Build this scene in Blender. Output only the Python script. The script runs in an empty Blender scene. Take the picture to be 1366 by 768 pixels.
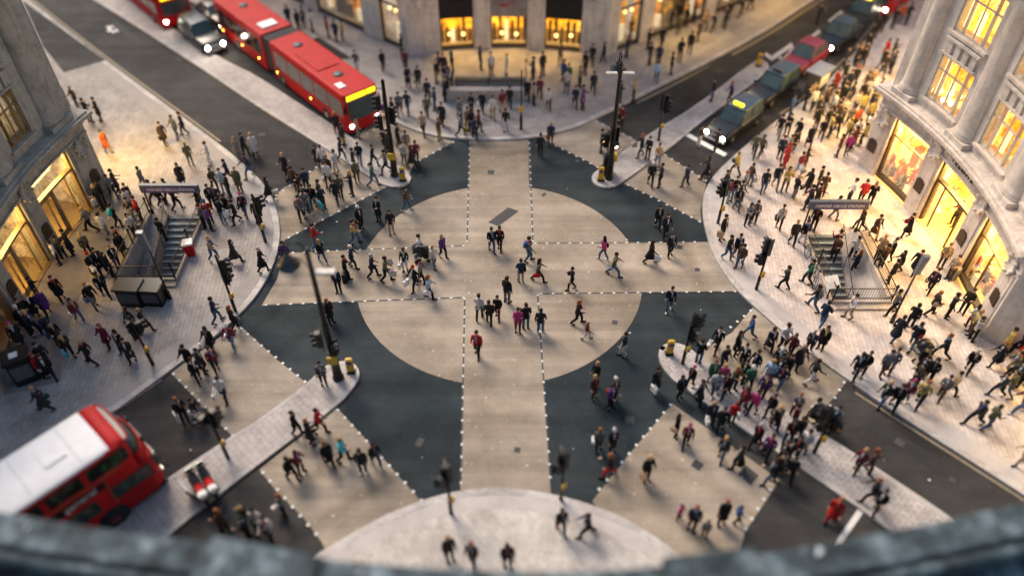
import bpy, bmesh, math, random
from mathutils import Vector, Matrix
from mathutils.geometry import tessellate_polygon
random.seed(11)
scn = bpy.context.scene
COL = scn.collection
R_ = math.radians
# ------------------------------------------------------------------ camera model (used to read places off the plan)
F, H, CX, CY = 1047.0, 28.5, 683.0, 384.0
S = math.sqrt(.5)
def at(x, y, h=0.0):
    """point of the ground (or of the level h) that the photograph shows at x, y"""
    u = (x-CX)/F; v = (y-CY)/F; k = (H-h)/(S+v*S)
    return (u*k, (S-v*S)*k)
def px(X, Y, Z=0):
    d = Y*S+(H-Z)*S; up = Y*S-(H-Z)*S
    return (CX+F*X/d, CY-F*up/d)
CC = (-0.656, 29.61); RF = 23.66           # centre of the circus and radius of its facades
cam = bpy.data.cameras.new("camera"); camo = bpy.data.objects.new("camera", cam); COL.objects.link(camo)
camo.location = (0, 0, H); camo.rotation_euler = (R_(45), 0, 0)
cam.sensor_width = 36; cam.lens = 36*F/1366; cam.clip_end = 1000; cam.clip_start = .1
cam.dof.use_dof = True; cam.dof.focus_distance = 40.5; cam.dof.aperture_fstop = cam.lens/1000/.66
scn.camera = camo
# ------------------------------------------------------------------ light
w = bpy.data.worlds.new("World"); scn.world = w; w.use_nodes = True
nt = w.node_tree; bg = nt.nodes["Background"]
sky = nt.nodes.new("ShaderNodeTexSky"); sky.sky_type = 'NISHITA'; sky.sun_disc = False
SUN_EL, SUN_AZ = 46, 325
sky.sun_elevation = R_(SUN_EL); sky.sun_rotation = R_(SUN_AZ); sky.air_density = 1.3; sky.dust_density = 2.0
nt.links.new(sky.outputs[0], bg.inputs[0]); bg.inputs[1].default_value = .17
sl = bpy.data.lights.new("sun", 'SUN'); sl.energy = 3.7; sl.angle = R_(26); sl.color = (1, .83, .66)
so = bpy.data.objects.new("sun", sl); COL.objects.link(so)
az = R_(SUN_AZ)
d = Vector((math.sin(az)*math.cos(R_(SUN_EL)), math.cos(az)*math.cos(R_(SUN_EL)), math.sin(R_(SUN_EL))))
so.rotation_euler = d.to_track_quat('Z', 'Y').to_euler(); so.location = d*80
scn.view_settings.view_transform = 'Standard'; scn.view_settings.look = 'None'; scn.view_settings.exposure = 0
# ------------------------------------------------------------------ materials
MATS = {}
def nodes(name):
    m = bpy.data.materials.new(name); m.use_nodes = True
    MATS[name] = m; t = m.node_tree
    return m, t, t.nodes["Principled BSDF"], t.links
def N(t, k, **kw):
    n = t.nodes.new(k)
    for a, b in kw.items(): setattr(n, a, b)
    return n
def ramp(t, src, cols, pos=(0, 1)):
    r = N(t, "ShaderNodeValToRGB"); e = r.color_ramp.elements
    while len(e) < len(cols): e.new(.5)
    for i, c in enumerate(cols):
        e[i].position = pos[i]; e[i].color = (*c, 1)
    t.links.new(src, r.inputs[0]); return r.outputs[0]
def mixc(t, a, b, f, mode='MIX'):
    m = N(t, "ShaderNodeMix", data_type='RGBA', blend_type=mode)
    for s, v in ((0, f), (6, a), (7, b)):
        if hasattr(v, 'links') or hasattr(v, 'is_linked'): t.links.new(v, m.inputs[s])
        else: m.inputs[s].default_value = v if s == 0 else (*v, 1)
    return m.outputs[2]
def noise(t, scale, det=4, rough=.6, vec=None):
    n = N(t, "ShaderNodeTexNoise"); n.inputs['Scale'].default_value = scale; n.inputs['Detail'].default_value = det
    n.inputs['Roughness'].default_value = rough
    if vec is not None: t.links.new(vec, n.inputs['Vector'])
    return n.outputs[0]
def pos(t):
    return N(t, "ShaderNodeNewGeometry").outputs['Position']
def simple(name, c, rough=.6, metal=0, var=.25, scale=3, coat=0):
    m, t, b, l = nodes(name)
    n = noise(t, scale, 5, .65, pos(t))
    dk = tuple(x*(1-var) for x in c); lt = tuple(min(1, x*(1+var*.7)) for x in c)
    l.new(ramp(t, n, [dk, c, lt], (.3, .5, .72)), b.inputs['Base Color'])
    b.inputs['Roughness'].default_value = rough; b.inputs['Metallic'].default_value = metal
    if coat: b.inputs['Coat Weight'].default_value = coat; b.inputs['Coat Roughness'].default_value = .12
    return m
def emis(name, c, s, base=(.1, .1, .1)):
    m, t, b, l = nodes(name)
    b.inputs['Base Color'].default_value = (*base, 1)
    b.inputs['Emission Color'].default_value = (*c, 1); b.inputs['Emission Strength'].default_value = s
    return m
def tracks(t):
    """darkened wheel paths that follow the four corner kerbs"""
    p = pos(t); last = None
    for (cx_, cy_, r_) in ((-22.7, 30.9, 10.2), (-1.5, 53.0, 11.5), (21.2, 32.6, 10.7), (-.42, 7.3, 9.55)):
        d_ = N(t, "ShaderNodeVectorMath", operation='DISTANCE'); t.links.new(p, d_.inputs[0]); d_.inputs[1].default_value = (cx_, cy_, 0)
        m_ = N(t, "ShaderNodeMath", operation='SUBTRACT'); t.links.new(d_.outputs['Value'], m_.inputs[0]); m_.inputs[1].default_value = r_
        if last is not None:
            q = N(t, "ShaderNodeMath", operation='MINIMUM'); t.links.new(last, q.inputs[0]); t.links.new(m_.outputs[0], q.inputs[1]); last = q.outputs[0]
        else: last = m_.outputs[0]
    wob = N(t, "ShaderNodeMath", operation='MULTIPLY_ADD'); t.links.new(noise(t, .35, 3, .5, p), wob.inputs[0]); wob.inputs[1].default_value = 1.2; t.links.new(last, wob.inputs[2])
    dv = N(t, "ShaderNodeMath", operation='DIVIDE'); t.links.new(wob.outputs[0], dv.inputs[0]); dv.inputs[1].default_value = 8
    return ramp(t, dv.outputs[0], [(.9,)*3, (1,)*3, (.70, .68, .66), (.97,)*3, (1,)*3, (.76, .74, .72), (1,)*3, (.90,)*3, (1,)*3], (.10, .17, .24, .31, .42, .50, .58, .74, .9))
def surface(name, c1, c2, fine=30, big=.25, bump=.15, streak=None, rough=.85):
    m, t, b, l = nodes(name); p = pos(t)
    a = ramp(t, noise(t, big, 5, .65, p), [c1, c2], (.36, .66))
    g = ramp(t, noise(t, fine, 3, .8, p), [(.72,)*3, (1.2,)*3], (.35, .65))
    col = mixc(t, a, g, .8, 'MULTIPLY')
    st = ramp(t, noise(t, 1.4, 6, .75, p), [(.82, .82, .82), (1, 1, 1)], (.36, .52))
    col = mixc(t, col, st, .6, 'MULTIPLY')
    col = mixc(t, col, tracks(t), .75, 'MULTIPLY')
    for rot_ in (45, -45):
        mp = N(t, "ShaderNodeMapping"); mp.inputs['Rotation'].default_value = (0, 0, R_(rot_)); mp.inputs['Scale'].default_value = (.05, 1.1, 1); l.new(p, mp.inputs[0])
        col = mixc(t, col, ramp(t, noise(t, 1.0, 3, .6, mp.outputs[0]), [(.74,)*3, (1.12,)*3], (.36, .62)), .6, 'MULTIPLY')
    sp = ramp(t, noise(t, 5.5, 2, .4, p), [(.0,)*3, (1,)*3], (.70, .74))   # gum spots
    col = mixc(t, col, tuple(min(.8, x*1.12) for x in c2), sp, 'MIX')
    l.new(col, b.inputs['Base Color'])
    b.inputs['Specular IOR Level'].default_value = .2
    rr = ramp(t, noise(t, .6, 4, .6, p), [(rough-.06,)*3, (rough,)*3], (.35, .6)); l.new(rr, b.inputs['Roughness'])
    bp = N(t, "ShaderNodeBump"); bp.inputs['Strength'].default_value = bump; bp.inputs['Distance'].default_value = .02
    l.new(noise(t, fine*1.5, 2, .7, p), bp.inputs['Height']); l.new(bp.outputs[0], b.inputs['Normal'])
    return m
def paving(name, c1, c2, mortar, bw, bh, rot, warp=.5, ms=.012):
    m, t, b, l = nodes(name); p = pos(t)
    mp = N(t, "ShaderNodeMapping"); mp.inputs['Rotation'].default_value = (0, 0, R_(rot)); l.new(p, mp.inputs[0])
    br = N(t, "ShaderNodeTexBrick"); l.new(mp.outputs[0], br.inputs['Vector'])
    br.inputs['Color1'].default_value = (*c1, 1); br.inputs['Color2'].default_value = (*c2, 1); br.inputs['Mortar'].default_value = (*mortar, 1)
    br.inputs['Scale'].default_value = 1; br.inputs['Brick Width'].default_value = bw; br.inputs['Row Height'].default_value = bh
    br.inputs['Mortar Size'].default_value = ms; br.inputs['Mortar Smooth'].default_value = .3; br.inputs['Bias'].default_value = 0
    g = ramp(t, noise(t, .5, 6, .7, p), [(.74, .72, .71), (1.08, 1.07, 1.06)], (.36, .62))
    col = mixc(t, br.outputs[0], g, 1, 'MULTIPLY')
    g2 = ramp(t, noise(t, 2.3, 5, .7, p), [(.78,)*3, (1.0,)*3], (.38, .52))
    col = mixc(t, col, g2, .7, 'MULTIPLY')
    sp = ramp(t, noise(t, 7, 2, .4, p), [(.0,)*3, (1,)*3], (.70, .73))
    col = mixc(t, col, tuple(x*.6 for x in c1), sp, 'MIX')
    l.new(col, b.inputs['Base Color']); b.inputs['Roughness'].default_value = .8
    bp = N(t, "ShaderNodeBump"); bp.inputs['Strength'].default_value = .25; bp.inputs['Distance'].default_value = .01
    l.new(br.outputs[1], bp.inputs['Height']); bp.invert = True; l.new(bp.outputs[0], b.inputs['Normal'])
    return m
surface('asphalt', (.034, .033, .034), (.078, .074, .071), 34, .13)
surface('junction_asphalt', (.014, .024, .030), (.046, .057, .062), 36, .16)
surface('tan_surface', (.27, .222, .165), (.49, .415, .33), 40, .14, .1)
paving('pave_right', (.72, .64, .585), (.62, .545, .495), (.43, .385, .345), .62, .21, 96)  # paler than pave_left: brighter light on this side put into the colour
paving('pave_left', (.40, .37, .345), (.345, .315, .295), (.23, .21, .195), .62, .21, 84)  # left-hand tones darker: dimmer light there put into the colour
paving('pave_top', (.44, .41, .385), (.385, .355, .33), (.27, .25, .235), .7, .3, 0)
paving('pave_bottom', (.62, .58, .535), (.53, .49, .45), (.47, .44, .41), .42, .2, 52)
paving('refuge', (.50, .465, .44), (.44, .41, .39), (.28, .26, .25), .5, .28, 45)
paving('refuge_block', (.62, .58, .56), (.48, .44, .42), (.27, .25, .24), .42, .16, 47, ms=.02)
paving('kerb_stone', (.56, .53, .50), (.48, .455, .43), (.25, .24, .23), .95, .6, 20, ms=.01)
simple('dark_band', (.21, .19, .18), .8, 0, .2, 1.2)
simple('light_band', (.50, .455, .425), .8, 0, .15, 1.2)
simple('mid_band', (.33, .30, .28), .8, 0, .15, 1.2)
simple('yellow_line', (.25, .20, .13), .7, 0, .3, 4)
simple('white_paint', (.72, .71, .68), .6, 0, .15, 6)
simple('repair', (.020, .021, .023), .8, 0, .25, 3)
simple('dash_dark', (.045, .05, .055), .7)
simple('cover_metal', (.06, .06, .062), .85, 0, .4, 8)
def stone(name, c, stain=.5):
    m, t, b, l = nodes(name); p = pos(t)
    n1 = ramp(t, noise(t, 1.2, 7, .7, p), [tuple(x*stain for x in c), c], (.3, .55))
    mp = N(t, "ShaderNodeMapping"); mp.inputs['Scale'].default_value = (3, 3, .35); l.new(p, mp.inputs[0])
    n2 = ramp(t, noise(t, 1.0, 5, .7, mp.outputs[0]), [(.66, .64, .62), (1, 1, 1)], (.3, .58))
    col = mixc(t, n1, n2, .85, 'MULTIPLY')
    # ashlar courses
    sx = N(t, "ShaderNodeSeparateXYZ"); l.new(p, sx.inputs[0])
    ml = N(t, "ShaderNodeMath", operation='FRACT'); dv = N(t, "ShaderNodeMath", operation='DIVIDE'); l.new(sx.outputs[2], dv.inputs[0]); dv.inputs[1].default_value = .52
    l.new(dv.outputs[0], ml.inputs[0])
    cr = ramp(t, ml.outputs[0], [(.6,)*3, (1,)*3], (.0, .035))
    col = mixc(t, col, cr, .8, 'MULTIPLY')
    l.new(col, b.inputs['Base Color']); b.inputs['Roughness'].default_value = .85
    bp = N(t, "ShaderNodeBump"); bp.inputs['Strength'].default_value = .35; bp.inputs['Distance'].default_value = .03
    l.new(noise(t, 14, 4, .7, p), bp.inputs['Height']); l.new(bp.outputs[0], b.inputs['Normal'])
    return m
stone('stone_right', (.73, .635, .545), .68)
stone('stone_left', (.36, .34, .295), .58)  # grey stone, darkened further to carry the dim light of the left side
stone('stone_top', (.76, .67, .57), .72)
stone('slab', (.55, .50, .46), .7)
stone('slab_left', (.32, .29, .27), .6)  # darker copy of slab, left-hand dimness put into the colour
def parapet_mat():
    m, t, b, l = nodes('parapet_stone'); p = pos(t)
    a = ramp(t, noise(t, .9, 8, .7, p), [(.012, .020, .024), (.062, .090, .10), (.26, .33, .355)], (.38, .52, .68))
    g = ramp(t, noise(t, 5, 5, .8, p), [(.45,)*3, (1.25,)*3], (.36, .62))
    col = mixc(t, a, g, .8, 'MULTIPLY')
    moss = ramp(t, noise(t, .8, 6, .8, p), [(0,)*3, (1,)*3], (.60, .70))
    col = mixc(t, col, (.035, .05, .03), moss)
    sp = ramp(t, noise(t, 1.6, 3, .55, p), [(0,)*3, (1,)*3], (.70, .735))
    col = mixc(t, col, (.62, .66, .66), sp)
    l.new(col, b.inputs['Base Color']); b.inputs['Roughness'].default_value = .8
    bp = N(t, "ShaderNodeBump"); bp.inputs['Strength'].default_value = .6; bp.inputs['Distance'].default_value = .12
    l.new(noise(t, 3, 6, .75, p), bp.inputs['Height']); l.new(bp.outputs[0], b.inputs['Normal'])
parapet_mat()
simple('black_metal', (.012, .012, .014), .4, .3, .3)
simple('grey_metal', (.24, .25, .26), .45, .5, .2)
simple('rail_metal', (.05, .042, .038), .45, .4, .3)
simple('bronze', (.055, .035, .022), .5, .4, .4, 6)
simple('brass_frame', (.27, .19, .09), .45, .3, .3)
simple('white_frame', (.55, .50, .44), .5)
simple('dark_frame', (.05, .035, .025), .5)
simple('yellow_box', (.60, .37, .02), .45, 0, .15)
simple('red_paint', (.46, .008, .010), .6, 0, .22, 1.5)
MATS['red_paint'].node_tree.nodes['Principled BSDF'].inputs['Specular IOR Level'].default_value = .25
simple('dark_red', (.20, .008, .02), .35, 0, .15, 2, .4)
simple('maroon_paint', (.28, .02, .05), .35, 0, .15, 2, .4)
simple('white_roof', (.88, .86, .84), .6, 0, .10, 1.2)
simple('blue_black', (.006, .010, .016), .35, .0, .15, 2, .2)
simple('taxi_roof', (.05, .085, .12), .4, .1, .15, 2, .2)
simple('silver', (.42, .42, .43), .3, .5, .1)
simple('dull_silver', (.16, .165, .17), .4, .3, .1)
simple('tyre', (.018, .018, .018), .85)
simple('bellows', (.08, .08, .082), .8, 0, .3, 8)
simple('seat_fabric', (.12, .18, .10), .9, 0, .6, 2)
simple('sign_blue', (.075, .065, .22), .45)
simple('sign_grey', (.085, .10, .125), .5)
simple('step_stone', (.20, .225, .225), .8, 0, .2, 4)
simple('step_nose', (.46, .49, .48), .7, 0, .15, 4)
simple('newsprint', (.78, .77, .74), .7)
simple('kiosk_roof', (.24, .26, .30), .6)
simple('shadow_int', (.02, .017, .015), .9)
simple('mat_yellow', (.75, .50, .06), .8)
emis('head_lamp', (1, .90, .70), 60); emis('head_lamp_dim', (1, .9, .7), 2); emis('amber_lamp', (1, .55, .08), 22); emis('red_lamp', (1, .05, .02), 12)
emis('amber_lit', (1, .38, .05), 14); emis('amber_hot', (1, .66, .32), 34); emis('white_lit', (1, .93, .8), 22); emis('red_lit', (1, .05, .03), 12)
emis('led_yellow', (1, .78, .02), 1.7, (.4, .3, 0)); emis('taxi_lit', (1, .76, .03), 3.5, (.4, .3, 0))
simple('lens_off', (.05, .02, .02), .3)
def glassmat(name, tint, alpha):
    m, t, b, l = nodes(name)
    tr = N(t, "ShaderNodeBsdfTransparent"); gl = N(t, "ShaderNodeBsdfGlossy"); gl.inputs['Roughness'].default_value = .05
    tr.inputs[0].default_value = (*tint, 1); gl.inputs[0].default_value = (.9, .95, 1, 1)
    mx = N(t, "ShaderNodeMixShader"); lw = N(t, "ShaderNodeLayerWeight"); lw.inputs[0].default_value = .25
    mm = N(t, "ShaderNodeMath", operation='MULTIPLY_ADD'); mm.inputs[1].default_value = .5; mm.inputs[2].default_value = alpha
    l.new(lw.outputs['Fresnel'], mm.inputs[0]); l.new(mm.outputs[0], mx.inputs[0])
    l.new(tr.outputs[0], mx.inputs[1]); l.new(gl.outputs[0], mx.inputs[2])
    l.new(mx.outputs[0], t.nodes['Material Output'].inputs[0])
glassmat('shop_glass', (.97, .96, .92), .02)
glassmat('car_glass', (.25, .32, .34), .25)
glassmat('bus_glass', (.30, .34, .32), .06)
def interior(name, cols, strength, scale, stretch=(1, 1, 1)):
    """lit room wall: patches of merchandise, shelves and lamps, glowing"""
    m, t, b, l = nodes(name); p = pos(t)
    mp = N(t, "ShaderNodeMapping"); mp.inputs['Scale'].default_value = stretch; l.new(p, mp.inputs[0])
    vo = N(t, "ShaderNodeTexVoronoi", distance='MANHATTAN'); vo.inputs['Scale'].default_value = scale; l.new(mp.outputs[0], vo.inputs['Vector'])
    sp = N(t, "ShaderNodeSeparateColor"); l.new(vo.outputs['Color'], sp.inputs[0])
    k = len(cols); c = ramp(t, sp.outputs[0], cols, [i/(k-1) for i in range(k)])
    c = mixc(t, c, ramp(t, noise(t, 2.2, 4, .7, p), [(.25, .2, .15), (1.15, 1.1, 1)], (.32, .6)), 1, 'MULTIPLY')
    l.new(c, b.inputs['Base Color']); l.new(c, b.inputs['Emission Color']); b.inputs['Emission Strength'].default_value = strength
Y1, Y2, Y3, WH, RD, DK = (1, .50, .03), (1, .34, .01), (1, .66, .13), (1, .82, .42), (.85, .08, .02), (.22, .10, .03)
interior('room_right', [WH, Y3, Y1, Y3, WH, Y2, Y3], 1.9, 1.7, (1, 1, .6))
interior('room_up', [Y3, Y1, Y3, Y2, WH, Y1], 1.9, .9, (1, 1, .5))
interior('room_left', [(.70, .56, .34), (.76, .64, .42), (.60, .47, .27), (.80, .71, .50)], .42, .5)
interior('room_left_low', [(.42, .16, .04), (.34, .12, .03), (.5, .22, .07)], .45, .4)
interior('room_top', [Y1, (1, .55, .03), Y3, Y1], 1.5, .6)
interior('room_side', [Y2, Y1, (.8, .25, .03), DK, Y3], .9, 1.0)
emis('shop_ceiling', (1, .84, .52), 5.5); emis('shop_ceiling_left', (1, .72, .36), 1.2); emis('shop_ceiling_top', (1, .74, .22), 3.0)
emis('blind_glow', (1, .80, .40), 2.6)  # window blinds glow by themselves, room light put into the material
emis('globe', (1, .72, .25), 4)
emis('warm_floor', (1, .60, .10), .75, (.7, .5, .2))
emis('orange_lit', (1, .13, .02), .9, (.7, .08, .02)); emis('cream_lit', (1, .85, .55), .9, (.7, .6, .45))
def tinted(name, rough, var, scale, sheen=0):
    m, t, b, l = nodes(name)
    oi = N(t, "ShaderNodeObjectInfo"); tc = N(t, "ShaderNodeTexCoord")
    g = ramp(t, noise(t, scale, 4, .65, tc.outputs['Object']), [(1-var,)*3, (1+var*.5,)*3], (.35, .65))
    l.new(mixc(t, oi.outputs['Color'], g, 1, 'MULTIPLY'), b.inputs['Base Color'])
    b.inputs['Roughness'].default_value = rough; b.inputs['Specular IOR Level'].default_value = .2
    if sheen: b.inputs['Sheen Weight'].default_value = sheen
    return m
tinted('cloth', .85, .35, 9, .0); tinted('skin', .55, .12, 12); tinted('hair', .6, .4, 40); tinted('bag_stuff', .5, .2, 8); tinted('car_paint', .28, .1, 2)
simple('eye', (.02, .015, .012), .3); simple('lips', (.30, .09, .08), .5)
# ------------------------------------------------------------------ mesh builder
class MB:
    def __init__(s): s.v = []; s.f = []; s.m = []; s.sm = []
    def face(s, idx, m=0, sm=False): s.f.append(idx); s.m.append(m); s.sm.append(sm)
    def add(s, vs): k = len(s.v); s.v += [tuple(v) for v in vs]; return k
    def hexa(s, p, m=0):
        """8 corners: bottom ring 0-3, top ring 4-7"""
        k = s.add(p)
        for q in ((3, 2, 1, 0), (4, 5, 6, 7), (0, 1, 5, 4), (1, 2, 6, 5), (2, 3, 7, 6), (3, 0, 4, 7)): s.face([k+i for i in q], m)
    def box(s, x0, x1, y0, y1, z0, z1, m=0):
        s.hexa([(x0, y0, z0), (x1, y0, z0), (x1, y1, z0), (x0, y1, z0), (x0, y0, z1), (x1, y0, z1), (x1, y1, z1), (x0, y1, z1)], m)
    def bevbox(s, x0, x1, y0, y1, z0, z1, b=.02, m=0):
        bm = bmesh.new(); bmesh.ops.create_cube(bm, size=1)
        for v in bm.verts: v.co = Vector(((x0+x1)/2+v.co.x*(x1-x0), (y0+y1)/2+v.co.y*(y1-y0), (z0+z1)/2+v.co.z*(z1-z0)))
        bmesh.ops.bevel(bm, geom=bm.edges[:], offset=b, segments=2, affect='EDGES'); s.bm(bm, m)
    def bm(s, bm, m=0, sm=False, mat=None):
        bm.verts.index_update(); k = s.add([(mat @ v.co if mat else v.co) for v in bm.verts])
        for f in bm.faces: s.face([k+v.index for v in f.verts], m, sm)
        bm.free()
    def tube(s, pts, r, n=10, m=0, caps=True, sm=True):
        pts = [Vector(p) for p in pts]; rs = r if isinstance(r, (list, tuple)) else [r]*len(pts)
        rings = []
        for i, p in enumerate(pts):
            t = (pts[min(i+1, len(pts)-1)]-pts[max(i-1, 0)]).normalized()
            a = Vector((0, 0, 1)) if abs(t.z) < .9 else Vector((1, 0, 0))
            u = t.cross(a).normalized(); v = t.cross(u)
            rings.append(s.add([p+(u*math.cos(6.28318*j/n)+v*math.sin(6.28318*j/n))*rs[i] for j in range(n)]))
        for a, b in zip(rings, rings[1:]):
            for j in range(n): s.face([a+j, a+(j+1) % n, b+(j+1) % n, b+j], m, sm)
        if caps:
            s.face([rings[0]+j for j in range(n)][::-1], m); s.face([rings[-1]+j for j in range(n)], m)
    def lathe(s, c, prof, n=16, m=0, sm=True, ax='z'):
        rings = []
        for r, z in prof:
            ring = []
            for j in range(n):
                a = 6.28318*j/n; x, y = r*math.cos(a), r*math.sin(a)
                ring.append((c[0]+x, c[1]+y, c[2]+z) if ax == 'z' else ((c[0]+x, c[1]+z, c[2]+y) if ax == 'y' else (c[0]+z, c[1]+x, c[2]+y)))
            rings.append(s.add(ring))
        for a, b in zip(rings, rings[1:]):
            for j in range(n): s.face([a+j, a+(j+1) % n, b+(j+1) % n, b+j], m, sm)
        s.face([rings[0]+j for j in range(n)][::-1], m); s.face([rings[-1]+j for j in range(n)], m)
    def ell(s, c, r, m=0, n=10, sm=True):
        bm = bmesh.new(); bmesh.ops.create_uvsphere(bm, u_segments=n+2, v_segments=n, radius=1)
        for v in bm.verts: v.co = Vector((c[0]+v.co.x*r[0], c[1]+v.co.y*r[1], c[2]+v.co.z*r[2]))
        s.bm(bm, m, sm)
    def loft(s, rings, m=0, sm=True, caps=True):
        ks = [s.add(r) for r in rings]; n = len(rings[0])
        for a, b in zip(ks, ks[1:]):
            for j in range(n): s.face([a+j, a+(j+1) % n, b+(j+1) % n, b+j], m, sm)
        if caps: s.face([ks[0]+j for j in range(n)][::-1], m); s.face([ks[-1]+j for j in range(n)], m)
    def poly(s, loops, z, m=0, thick=0):
        vs = [[Vector((x, y, 0)) for x, y in lp] for lp in loops]
        tris = tessellate_polygon(vs); flat = [v for lp in vs for v in lp]
        k = s.add([(v.x, v.y, z) for v in flat])
        for a, b, c in tris:
            n = (flat[b]-flat[a]).cross(flat[c]-flat[a]).z
            if abs(n) < 1e-9: continue
            s.face([k+a, k+b, k+c] if n > 0 else [k+a, k+c, k+b], m)
        if thick:
            for lp in loops:
                n = len(lp); k = s.add([(x, y, z) for x, y in lp]+[(x, y, z-thick) for x, y in lp])
                for j in range(n): s.face([k+j, k+n+j, k+n+(j+1) % n, k+(j+1) % n], m)
    def pbox(s, t0, t1, r0, r1, z0, z1, m=0):
        """block curved about the centre of the circus: angles in degrees, radii, heights"""
        n = max(1, int(abs(t1-t0)/1.2)); pts = []
        for i in range(n+1):
            a = R_(t0+(t1-t0)*i/n); c, q = math.cos(a), math.sin(a)
            pts.append([(CC[0]+r*c, CC[1]+r*q, z) for r, z in ((r0, z0), (r1, z0), (r1, z1), (r0, z1))])
        s.loft(pts, m, False)
    def build(s, name, mats, parent=None, loc=None):
        me = bpy.data.meshes.new(name)
        o = parent
        off = Vector((0, 0, 0))
        if parent is not None and parent.get('_w'): off = Vector(parent.location)
        if parent is not None and parent.parent is not None and parent.parent.get('_w'): off = Vector(parent.parent.location)
        if parent is None and loc is not None: off = Vector(loc)
        me.from_pydata([tuple(Vector(v)-off) for v in s.v], [], s.f)
        for mm in (mats if isinstance(mats, (list, tuple)) else [mats]): me.materials.append(MATS[mm])
        me.polygons.foreach_set('material_index', s.m); me.polygons.foreach_set('use_smooth', s.sm)
        me.validate(); me.update()
        bm = bmesh.new(); bm.from_mesh(me); bmesh.ops.recalc_face_normals(bm, faces=bm.faces) if not getattr(s, 'flat', False) else None
        bm.to_mesh(me); bm.free()
        ob = bpy.data.objects.new(name, me); COL.objects.link(ob)
        if parent is not None: ob.parent = parent
        elif loc is not None: ob.location = loc
        return ob
def tag(o, label=None, cat=None, group=None, kind=None):
    if label: o['label'] = label
    if cat: o['category'] = cat
    if group: o['group'] = group
    if kind: o['kind'] = kind
    return o
def thing(name, label, cat, loc=(0, 0, 0), rz=0, group=None, world=False):
    o = bpy.data.objects.new(name, None); COL.objects.link(o); o.location = loc; o.rotation_euler = (0, 0, rz); o.empty_display_size = .2
    if world: o['_w'] = 1
    return tag(o, label, cat, group)
def copy_tree(o, parent=None, kids=None):
    c = o.copy(); COL.objects.link(c)
    if parent is not None: c.parent = parent
    for ch in KIDS(o): copy_tree(ch, c)
    return c
def KIDS(o): return [x for x in list(bpy.data.objects) if x.parent == o]
def text_mesh(mb, s, size, mat4, m=0, depth=.012, extr=True):
    cu = bpy.data.curves.new('t', 'FONT'); cu.body = s; cu.size = size; cu.align_x = 'CENTER'; cu.align_y = 'CENTER'; cu.extrude = depth; cu.resolution_u = 3
    ob = bpy.data.objects.new('t', cu); COL.objects.link(ob); bpy.context.view_layer.update()
    me = bpy.data.meshes.new_from_object(ob.evaluated_get(bpy.context.evaluated_depsgraph_get()))
    bm = bmesh.new(); bm.from_mesh(me); mb.bm(bm, m, False, mat4)
    bpy.data.objects.remove(ob); bpy.data.curves.remove(cu); bpy.data.meshes.remove(me)
# ------------------------------------------------------------------ ground
def W(pts): return [at(*p) for p in pts]
def smooth(pts, it=2, closed=False):
    for _ in range(it):
        q = [] if closed else [pts[0]]
        n = len(pts)
        for i in range(n if closed else n-1):
            a, b = pts[i], pts[(i+1) % n]
            q += [(a[0]*.75+b[0]*.25, a[1]*.75+b[1]*.25), (a[0]*.25+b[0]*.75, a[1]*.25+b[1]*.75)]
        if not closed: q.append(pts[-1])
        pts = q
    return pts
def ext(p, dx, dy, L): return (p[0]+dx*L, p[1]+dy*L)
STR = dict(  # stairwells: x0, x1, y0, y1
    right=(16.05, 18.85, 27.3, 32.5), left=(-20.25, -17.35, 28.9, 34.1), top=(-4.0, .9, 46.9, 49.3))
def rect(k): x0, x1, y0, y1 = STR[k]; return [(x0, y0), (x1, y0), (x1, y1), (x0, y1)]
PAV = .12
kL = W([(160, 545), (232, 492), (300, 440), (345, 395), (370, 345), (375, 300), (360, 255), (320, 215), (240, 155), (140, 82), (40, 3)])
kL = [ext(kL[0], -.707, -.707, 40)] + smooth(kL) ; kL.append(ext(kL[-1], -.74, .67, 60))
kT = W([(350, 60), (430, 110), (500, 150), (560, 180), (620, 188), (700, 188), (760, 175), (800, 157), (870, 122), (1000, 57), (1085, 2)])
kT = [ext(kT[0], -.72, .69, 70)] + smooth(kT); kT.append(ext(kT[-1], .72, .69, 70))
kR = W([(1195, 8), (1125, 90), (1080, 132), (1026, 170), (984, 205), (947, 240), (934, 275), (947, 335), (971, 375), (1004, 410), (1074, 468), (1141, 515), (1190, 550), (1366, 662)])
kR = [ext(kR[0], .72, .69, 70)] + smooth(kR); kR.append(ext(kR[-1], .72, -.69, 40))
kB = W([(425, 740), (509, 690), (575, 665), (619, 655), (684, 652), (760, 665), (830, 690), (884, 725)])
kB = [ext(kB[0], -.74, -.67, 40)] + smooth(kB); kB.append(ext(kB[-1], .74, -.67, 40))
polyL = kL + [(-150, kL[-1][1]+40), (-150, kL[0][1]-20)]
polyT = kT + [(kT[-1][0], 150), (kT[0][0], 150)]
polyR = kR + [(150, kR[-1][1]-20), (150, kR[0][1]+40)]
polyB = kB + [(kB[-1][0], -40), (kB[0][0], -40)]
def struct(name, mb, mats):
    mb.flat = True
    return tag(mb.build(name, mats), kind='structure')
g = MB(); g.poly([[(-160, -40), (160, -40), (160, 160), (-160, 160)]]+[rect(k) for k in STR], 0); struct('road', g, 'asphalt')
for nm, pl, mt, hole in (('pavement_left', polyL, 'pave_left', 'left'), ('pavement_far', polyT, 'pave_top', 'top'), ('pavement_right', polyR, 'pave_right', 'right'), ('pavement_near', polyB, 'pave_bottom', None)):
    g = MB(); g.poly([pl]+([rect(hole)] if hole else []), PAV, 0); struct(nm, g, mt)
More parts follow.
